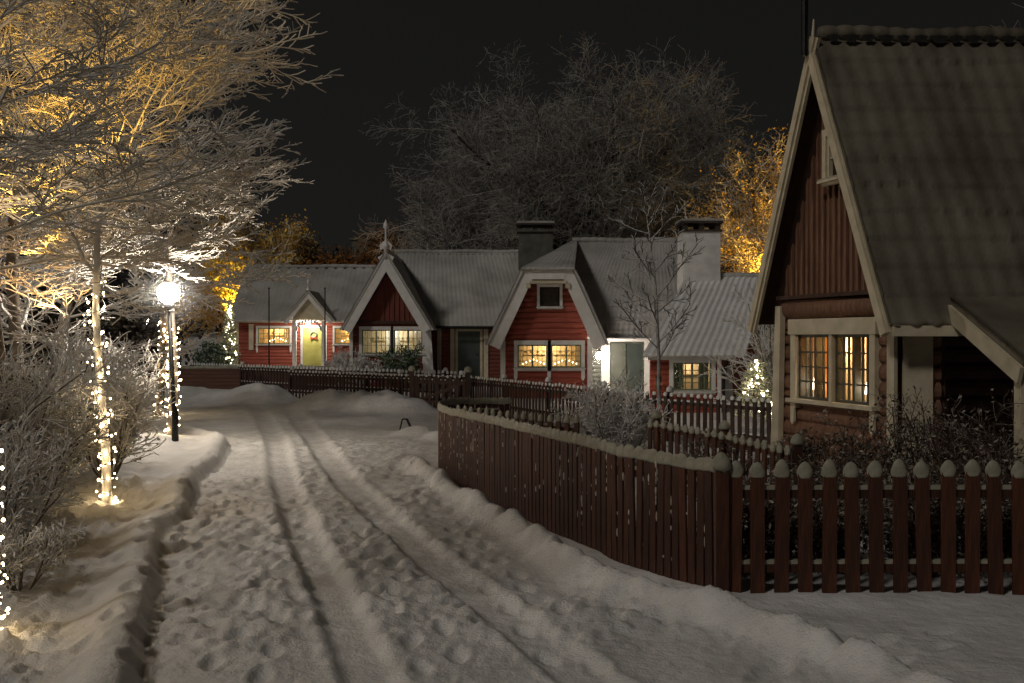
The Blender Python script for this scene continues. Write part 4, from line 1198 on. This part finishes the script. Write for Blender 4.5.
shrub('big frosted bush with arching white twigs behind the curved fence', 1.85, 16.4, 1.45, 18, 201, .55, tw=.008, n2=11, n3=7, mc='frostw')
shrub('low frosted bush just left of the bigger frosted bush behind the curved fence', 1.2, 17.3, 1.0, 12, 202, .6, tw=.008, mc='frostw')
shrub('white frosted bush in front of the yellow-green door', -7.4, 43, 1.5, 18, 203, .7, tw=.011, mc='frostw')
shrub('white frosted bush between the yellow-green door and the steep gable', -6.2, 40, 1.35, 16, 204, .8, tw=.011, mc='frostw')
shrub('snowy undergrowth bush at the left edge above the foreground pavement', -4.75, 9.3, 1.15, 20, 205, 1.1, tw=.005, n2=12, mc='frostw')
shrub('snowy bush left of the light-wound trunk', -5.75, 11.6, 1.5, 24, 206, 1.0, tw=.006, n2=12, mc='frostw')
shrub('snowy bush right at the foot of the light-wound trunk', -5.45, 13.4, 1.25, 20, 207, .9, tw=.006, n2=12, mc='frostw')
shrub('tangled snowy bush behind the light-wound trunk, deep in the thicket', -6.9, 15.5, 1.9, 26, 208, 1.0, tw=.007, n2=12, mc='frostw')
shrub('low snowy twigs sticking out of the bank at the left edge', -4.0, 8.1, .6, 12, 209, 1.2, tw=.005, mc='frostw')
shrub('tall snowy bush at the left edge behind the undergrowth', -6.2, 10.6, 2.2, 26, 210, .8, tw=.006, n2=12, mc='frostw')
shrub('wide snowy bush far behind between lamp post and thicket', -8.3, 20.5, 1.7, 22, 211, 1.0, tw=.008, n2=11, mc='frostw')
shrub('dark green plant under the window of the steep-gabled cottage', -4.7, 41.0, 1.7, 14, 212, .7, ms='shrubleaf', mc='leafgreen', tw=.02, name='evergreen_plant')
shrub('frosted branches of a bush in front of the lit christmas tree', 8.1, 29.5, 3.8, 16, 213, .7, tw=.009)
for k, (x, y, h, s) in enumerate(((4.35, 12.3, 1.2, .7), (4.95, 12.0, 1.35, .7), (3.55, 12.4, 1.0, .8), (5.35, 11.2, 1.45, .8), (4.2, 10.6, .95, .9), (3.2, 11.2, .95, .9), (5.2, 10.2, 1.1, .8), (2.7, 12.8, .9, .9))):
    shrub(['leafless brown bush under the lattice window', 'tall dry bush before the right half of the lattice window', 'low dry bush at the far corner post of the near cottage', 'dark leafy bush in front of the porch of the near cottage',
           'dry perennial clump close behind the middle of the front picket fence', 'dry stalks behind the left end of the front picket fence', 'dark bush behind the right end of the front picket fence', 'dry stalks beside the red garden fence'][k],
          x, y, h, 14, 220 + k, s, ms='shrubleaf', mc='shrubleaf', tw=.004, n2=8, n3=6, lf=(900, .05, .028, 3 + k, M['shrubleaf']), name='garden_shrub', group='dry shrubs in the garden of the near cottage')

for k, (x, h) in enumerate(((2.35, .8), (3.1, .75), (3.9, .85), (4.7, .8), (5.5, .85))):  # added to darken the snow seen between the pickets
    shrub(['dry stalks behind the first pickets of the front fence', 'dry clump behind the left part of the front fence, right of the first stalks', 'dry clump behind the middle pickets of the front fence',
           'dry clump behind the right part of the front fence', 'dry stalks behind the rightmost pickets of the front fence'][k], x, 9.45 + .2 * (k % 2), h, 20, 240 + k, 1.0, ms='shrubleaf', mc='shrubleaf', tw=.004, n2=9, n3=6,
          lf=(2200, .06, .03, 13 + k, M['shrubleaf']), name='added_perennials', group='dry plants close behind the front fence')

# young bare tree
z = gh(2.93, 19.6)
L = grow(301, [((2.93, 19.6, z - .1), (.0, 0, 1), 5.1, .05)],
         [dict(seg=12, wob=.02, up=.02, tip=.16, ref=5), dict(n=19, start=.34, len=2.1, ang=62, angv=10, rr=.42, seg=7, wob=.06, up=.05, taper=.8, minr=.013, ref=2.0),
          dict(n=9, start=.2, len=.55, ang=38, angv=12, rr=.6, seg=4, wob=.1, up=.05, minr=.010), dict(n=5, start=.2, len=.22, ang=38, angv=12, rr=.7, seg=2, wob=.1, up=.04, minr=.009, tip=.8)])
M['youngbark'] = snow_over('young_bark', (.06, .05, .04), (.12, .10, .08), (.7, .68, .65), .0, .6, 9, .6)
plant('young_tree', 'slender young bare tree with a straight stem in front of the half-hipped cottage', 'tree', (2.93, 19.6, z), L, 1, M['youngbark'], M['youngbark'])

# big oak behind
def big_tree(label, x, y, z, h, spread, seed, mt, mc, tw, lf=None, name='bare_tree', n1=9, n2=9, n3=8, n4=6, group=None, n5=0):
    roots = []
    rng = random.Random(seed)
    lv = [dict(seg=6, wob=.04, up=.03, ref=h * .5),
          dict(n=n1, start=.35, len=spread, ang=46, angv=22, rr=.55, seg=9, wob=.13, up=.03, taper=.1, minr=.05, ref=spread),
          dict(n=n2, start=.2, len=spread * .5, ang=46, angv=18, rr=.5, seg=6, wob=.14, up=.02, taper=.3, minr=tw * 2.5, ref=spread * .5),
          dict(n=n3, start=.15, len=spread * .24, ang=46, angv=18, rr=.5, seg=4, wob=.16, up=.01, taper=.3, minr=tw * 1.5),
          dict(n=n4, start=.15, len=spread * .11, ang=46, angv=18, rr=.6, seg=3, wob=.18, up=0, taper=.2, minr=tw, tip=.7)]
    if n5: lv.append(dict(n=n5, start=.2, len=spread * .05, ang=46, angv=18, rr=.7, seg=2, wob=.2, up=0, taper=.2, minr=tw * .8, tip=.8))
    L = grow(seed, [((x, y, z), (0, 0, 1), h * .5, h * .032)], lv)
    return plant(name, label, 'tree', (x, y, z), L, 2, mt, mc, group, lf, (8, 3))


big_tree('huge spreading bare tree, a dim dome above the roofs in the background', 4.2, 68, 2.0, 14.6, 11.2, 401, M['oakbark'], M['oak'], .016, n1=24, n2=13, n3=10, n4=8, n5=2)
big_tree('smaller bare tree beside the huge one, standing behind the steep-gabled cottage', -3.4, 70, 1.5, 8, 6.0, 402, M['oakbark'], M['oak'], .022, n1=13, n2=9, n3=8, n4=6)
big_tree('dark bare tree left of the golden tree in the background', 13.0, 72, 2, 15, 7.5, 403, M['oakbark'], M['oak'], .022, n1=13, n2=9, n3=8, n4=6)
big_tree('golden lit tree behind the right-hand cottages, beside the near gable', 15.4, 56, 1.0, 13.0, 6.0, 404, M['bark'], M['frost'], .014, lf=(24000, .3, .075, 5, M['gold']), name='golden_tree', n1=12)
big_tree('yellow lit tree behind the left end of the long cottage', -15.8, 58, .4, 10.0, 3.9, 405, M['frost'], M['frost'], .014, lf=(26000, .3, .09, 6, M['gold']), name='golden_tree', n1=12, n3=8)
big_tree('faint grey treetop rising behind the roof of the near cottage', 16.5, 31, 0, 15, 6.5, 406, M['oakbark'], M['oak'], .012, n1=12)
big_tree('brownish lit tree left of the far house on the slope', -15.0, 76, 4, 5.2, 3.4, 407, M['oakbark'], M['farbush'], .03, lf=(4000, .4, .16, 7, M['farbush']), n1=8, n2=7, n3=6, n4=5)
big_tree('brownish lit tree right of the far house on the slope', -9.4, 78, 4, 6.2, 3.2, 408, M['oakbark'], M['farbush'], .03, lf=(4000, .4, .16, 8, M['farbush']), n1=8, n2=7, n3=6, n4=5)
# far house
fh = thing('distant_house', 'distant dark-roofed house with a wide chimney between brownish trees', 'house', (-12, 80, 3))
w = MB(); w.box(-14, -9.6, 80, 85, 3, 7.4); w.build('wall', M['gplaster'], fh)
w = MB(); w.add([(-14.4, 79.6, 7.3), (-9.2, 79.6, 7.3), (-9.6, 82.5, 9.1), (-14, 82.5, 9.1), (-14.4, 85.4, 7.3), (-9.2, 85.4, 7.3)], [(0, 1, 2, 3), (3, 2, 5, 4), (0, 3, 4), (1, 5, 2)]); w.build('roof', M['under'], fh)
w = MB(); w.box(-13.2, -10.9, 82, 83.2, 8.2, 10.2); w.box(-13.4, -10.7, 81.9, 83.3, 10.2, 10.35); w.build('chimney', M['gplaster'], fh)
# far wood mass
rg = np.random.RandomState(3); cs = []
for k in range(150):
    x = rg.uniform(-75, 80); y = rg.uniform(95, 125); hh = rg.uniform(3, 7.5)
    for j in range(26): cs.append((x + rg.normal(0, 2.0), y + rg.normal(0, 2), 3 + hh * rg.uniform(0, 1)))
V, F = leaves(cs, 40000, .7, .35, 9); wm = np_mesh('woodland', V, F, M['wood']); tag(wm, 'dark far-off wood closing the view behind the houses', 'woodland', kind='stuff')


rg = np.random.RandomState(17); cs = []
for k in range(90):
    x = rg.uniform(-42, -17.2); hh = 2.2 + 1.6 * rg.uniform()
    for j in range(14): cs.append((x + rg.normal(0, .5), 51 + rg.normal(0, .5) + (x + 17) * -.1, .5 + hh * rg.uniform(0, 1)))
V, F = leaves(cs, 26000, .25, .16, 19)
hg = thing('hedge', 'dark snow-dusted hedge far behind the thicket on the left', 'hedge', (-28, 52, .4)); np_mesh('foliage', V, F, M['hedge'], hg)


def evergreen_bush(label, x, y, z, rx, rz, n, seed):
    rg = np.random.RandomState(seed); d = rg.normal(0, 1, (n, 3)); d /= np.linalg.norm(d, axis=1, keepdims=True)
    lump = 1 + .25 * np.sin(d[:, 0] * 5 + seed) * np.cos(d[:, 1] * 4 + d[:, 2] * 6)
    c = np.array([x, y, z + rz]) + d * lump[:, None] * np.array([rx, rx, rz]) * (rg.uniform(.25, 1, n) ** .4)[:, None]
    c[:, 2] = np.maximum(c[:, 2], z + .03)
    V, F = leaves(c, n * 2, .03, .06, seed + 1)
    o = thing('evergreen_bush', label, 'bush', (x, y, z)); np_mesh('foliage', V, F, M['leafgreen'], o)
    L = grow(seed, [((x, y, z), (rg.normal(0, .5), rg.normal(0, .5), 1), rz * 1.2, .04) for _ in range(5)], [dict(seg=4, wob=.1, up=.02)])
    V, F = tubes(L[0], 5); np_mesh('stems', V, F, M['bark'], o)


evergreen_bush('round pale green evergreen bush behind the low wall', -13.5, 45.2, .3, .95, .85, 3500, 11)
evergreen_bush('snow-dusted dark evergreen mound at the left edge of the thicket', -6.4, 12.6, .3, .8, .65, 3500, 13)


def conifer(label, x, y, z, h, rr, seed, nb, br, name='christmas_tree'):
    rng = random.Random(seed); o = thing(name, label, 'tree', (x, y, z), None)
    b = MB(); b.tube([(x, y, z - .05), (x, y, z + h * .5), (x, y, z + h)], [.035, .022, .006], 6); b.build('trunk', M['bark'], o)
    roots = []
    n = int(26 * h)
    for k in range(n):
        t = .06 + .92 * k / n; a = k * 2.4 + rng.uniform(-.3, .3); L = rr * (1 - t) * rng.uniform(.85, 1.15) + .06
        roots.append(((x, y, z + h * t), (math.cos(a), math.sin(a), .25), L, .010))
    L = grow(seed, roots, [dict(seg=5, wob=.05, up=-.01, ref=rr), dict(n=12, start=.15, len=rr * .38, ang=45, angv=10, rr=.8, seg=2, wob=.08, up=.0, planar=True, minr=.013),
                           dict(n=7, start=.1, len=rr * .13, ang=50, angv=12, rr=.8, seg=1, wob=.1, up=0, minr=.010, tip=.8)])
    V, F = tubes([l for q in L for l in q], 3); np_mesh('crown', V, F, M['needle'], o)
    # lights on the tree, a thing of their own
    so = thing('string_lights', 'string of warm lights draped over the ' + label.split(' ', 1)[1] if False else br, 'string lights', (x, y, z + .02))
    path = []; bm = None
    for k in range(nb):
        t = k / nb; a = t * 26 + rng.gauss(0, 1.2); q = rr * (1 - t) * .72 + .03
        path.append(Vector((x + q * math.cos(a) * rng.uniform(.5, 1.1), y + q * math.sin(a) * rng.uniform(.5, 1.1), z + h * (.1 + .88 * t) + rng.uniform(-.05, .05))))
    b = MB(); b.tube(path, .004, 3); b.build('cord', M['iron'], so)
    return so, path


def bulbs(so, path, r, m):
    ms = []
    for k in (.62, .85, 1.1, 1.45):
        b = MB(); b.ball((0, 0, 0), r * k, 6, 4); t = b.build('bulb', m); ms.append(t.data); bpy.data.objects.remove(t)
    rng = random.Random(len(path))
    for p in path[:100]:
        o = bpy.data.objects.new('bulb', rng.choice(ms)); COL.objects.link(o); o.parent = so; o.location = p - so.location


so, path = conifer('bushy christmas tree with many lights in front of the low wing', 6.62, 27.0, gh(6.62, 27.0) + .1, 1.75, .72, 51, 55, 'string of warm lights on the bushy christmas tree between the cottages'); bulbs(so, path, .017, M['bulbw'])
so, path = conifer('slim lit christmas tree at the left corner of the long cottage', -12.75, 45.0, .35, 3.4, .55, 52, 60, 'string of lights on the slim christmas tree at the left corner of the long cottage'); bulbs(so, path, .020, M['bulbw'])


def trunk_lights(x, y, z0, z1, r, turns, n, rb, seed, label, axis=None):
    rng = random.Random(seed); so = thing('string_lights', label, 'string lights', (x, y, z0), 'string lights wound round trunks')
    path = []
    for k in range(n):
        t = min(1, max(0, k / (n - 1) + rng.gauss(0, .012))); a = t * turns * 6.283 + rng.uniform(-.9, .9); q = r + abs(rng.gauss(0, .022))
        zz = z0 + .03 + (z1 - z0) * t + rng.uniform(-.03, .03); cx_, cy_ = x, y
        for A, B in zip(axis[:-1], axis[1:]):
            if A.z <= zz <= B.z: f = (zz - A.z) / (B.z - A.z); cx_ = A.x + (B.x - A.x) * f; cy_ = A.y + (B.y - A.y) * f
        path.append(Vector((cx_ + q * math.cos(a), cy_ + q * math.sin(a), zz)))
    b = MB(); b.tube(path, .004, 3); b.build('cord', M['iron'], so)
    bulbs(so, path, rb, M['bulb'])


trunk_lights(-5.0, 12.3, gh(-5, 12.3), 2.85, .085, 17, 100, .0125, 61, 'dense string of warm lights wound round the trunk beside the trodden pavement', TRUNK[101])
trunk_lights(-3.60, 6.9, gh(-3.60, 6.9), 1.45, .09, 12, 80, .009, 62, 'string of warm lights on the trunk at the left edge of the picture', TRUNK[102])
trunk_lights(-6.78, 20.0, gh(-6.78, 20), 2.35, .11, 14, 90, .015, 63, 'string of lights on the trunk directly behind the lamp post', TRUNK[103])
trunk_lights(-9.95, 28.0, gh(-9.95, 28), 2.6, .13, 14, 90, .019, 64, 'string of lights on the farther trunk left of the lamp post', TRUNK[104])

# little dark folding frame left in the snow
o = thing('small_frame', 'small dark metal frame sticking out of the snow beside the end of the curved fence', 'metal frame', (-2.42, 22.7, gh(-2.42, 22.7)))
b = MB(); z = gh(-2.42, 22.7)
b.beam((-2.56, 22.7, z - .05), (-2.50, 22.7, z + .2), .03, .03, (0, 1, 0)); b.beam((-2.28, 22.7, z - .05), (-2.40, 22.72, z + .2), .05, .05, (0, 1, 0)); b.beam((-2.50, 22.7, z + .2), (-2.39, 22.72, z + .2), .03, .03)
b.build('frame', M['iron'], o)


# ------------------------------------------------------------------ unseen spots without fixtures, hung in the air to light the trees
def spot(p, tgt, e, col, size=110, soft=.1):
    l = bpy.data.lights.new('unseen_tree_uplight', 'SPOT'); l.energy = e; l.color = col; l.spot_size = R(size); l.spot_blend = .8; l.shadow_soft_size = soft
    o = bpy.data.objects.new('unseen_tree_uplight', l); COL.objects.link(o); o.location = p
    o.rotation_euler = (Vector(tgt) - Vector(p)).to_track_quat('-Z', 'Y').to_euler()


spot((-6.6, 13.3, 2.8), (-6.1, 12.9, 5.4), 1500, (1, .60, .12), 62)
spot((-4.95, 10.2, 3.0), (-4.55, 10.8, 5), 400, (1, .56, .08), 62)
spot((-5.6, 9.2, 2.0), (-4.6, 8.6, 6), 230, (1, .76, .46), 120)  # added to brighten the near crowns at the left edge
spot((-7.6, 16.4, 2.4), (-7.0, 15.0, 6), 260, (1, .60, .24), 120)
spot((15.2, 51.6, 3.5), (15.2, 56, 10), 15000, (1, .58, .08), 86)
spot((-15.6, 54.4, 3.6), (-15.2, 58, 8.0), 1500, (1, .72, .08), 84)
spot((-12, 70, 4.0), (-12, 77, 7), 900, (1, .5, .15), 150)

# ------------------------------------------------------------------ sky, soft night light
wd = bpy.data.worlds.new('World'); SC.world = wd; wd.use_nodes = True
N, Lk = wd.node_tree.nodes, wd.node_tree.links
bg = N['Background']
sky = N.new('ShaderNodeTexSky'); sky.sky_type = 'NISHITA'; sky.sun_disc = False; sky.sun_elevation = R(38); sky.sun_rotation = R(-72)
bw = N.new('ShaderNodeRGBToBW'); Lk.new(sky.outputs[0], bw.inputs[0])
mx = N.new('ShaderNodeMix'); mx.data_type = 'RGBA'; mx.blend_type = 'MULTIPLY'; mx.inputs[0].default_value = 1
mx.inputs[7].default_value = (1.0, .97, .91, 1)
pw = N.new('ShaderNodeMath'); pw.operation = 'POWER'; pw.inputs[1].default_value = .35
Lk.new(bw.outputs[0], pw.inputs[0])
Lk.new(pw.outputs[0], mx.inputs[6]); Lk.new(mx.outputs[2], bg.inputs[0])
bg.inputs[1].default_value = .0056
sl = bpy.data.lights.new('sun', 'SUN'); sl.energy = .57; sl.angle = R(7); sl.color = (1, .94, .865)
so_ = bpy.data.objects.new('sun', sl); COL.objects.link(so_)
so_.rotation_euler = Vector((.52, .60, -.62)).to_track_quat('-Z', 'Y').to_euler()

# ------------------------------------------------------------------ camera and render
cam = bpy.data.cameras.new('camera'); co = bpy.data.objects.new('camera', cam); COL.objects.link(co)
cam.sensor_width = 36; cam.lens = 35.0; cam.clip_end = 2000
co.location = (0, 0, CAMZ); co.rotation_euler = (R(90 - .26), 0, 0)
SC.camera = co
SC.view_settings.view_transform = 'Standard'; SC.view_settings.look = 'None'; SC.view_settings.exposure = 0
SC.cycles.use_denoising = True
SC.cycles.max_bounces = 5; SC.cycles.diffuse_bounces = 2; SC.cycles.transparent_max_bounces = 12
SC.cycles.sample_clamp_indirect = 3.0
SC.cycles.use_light_tree = True
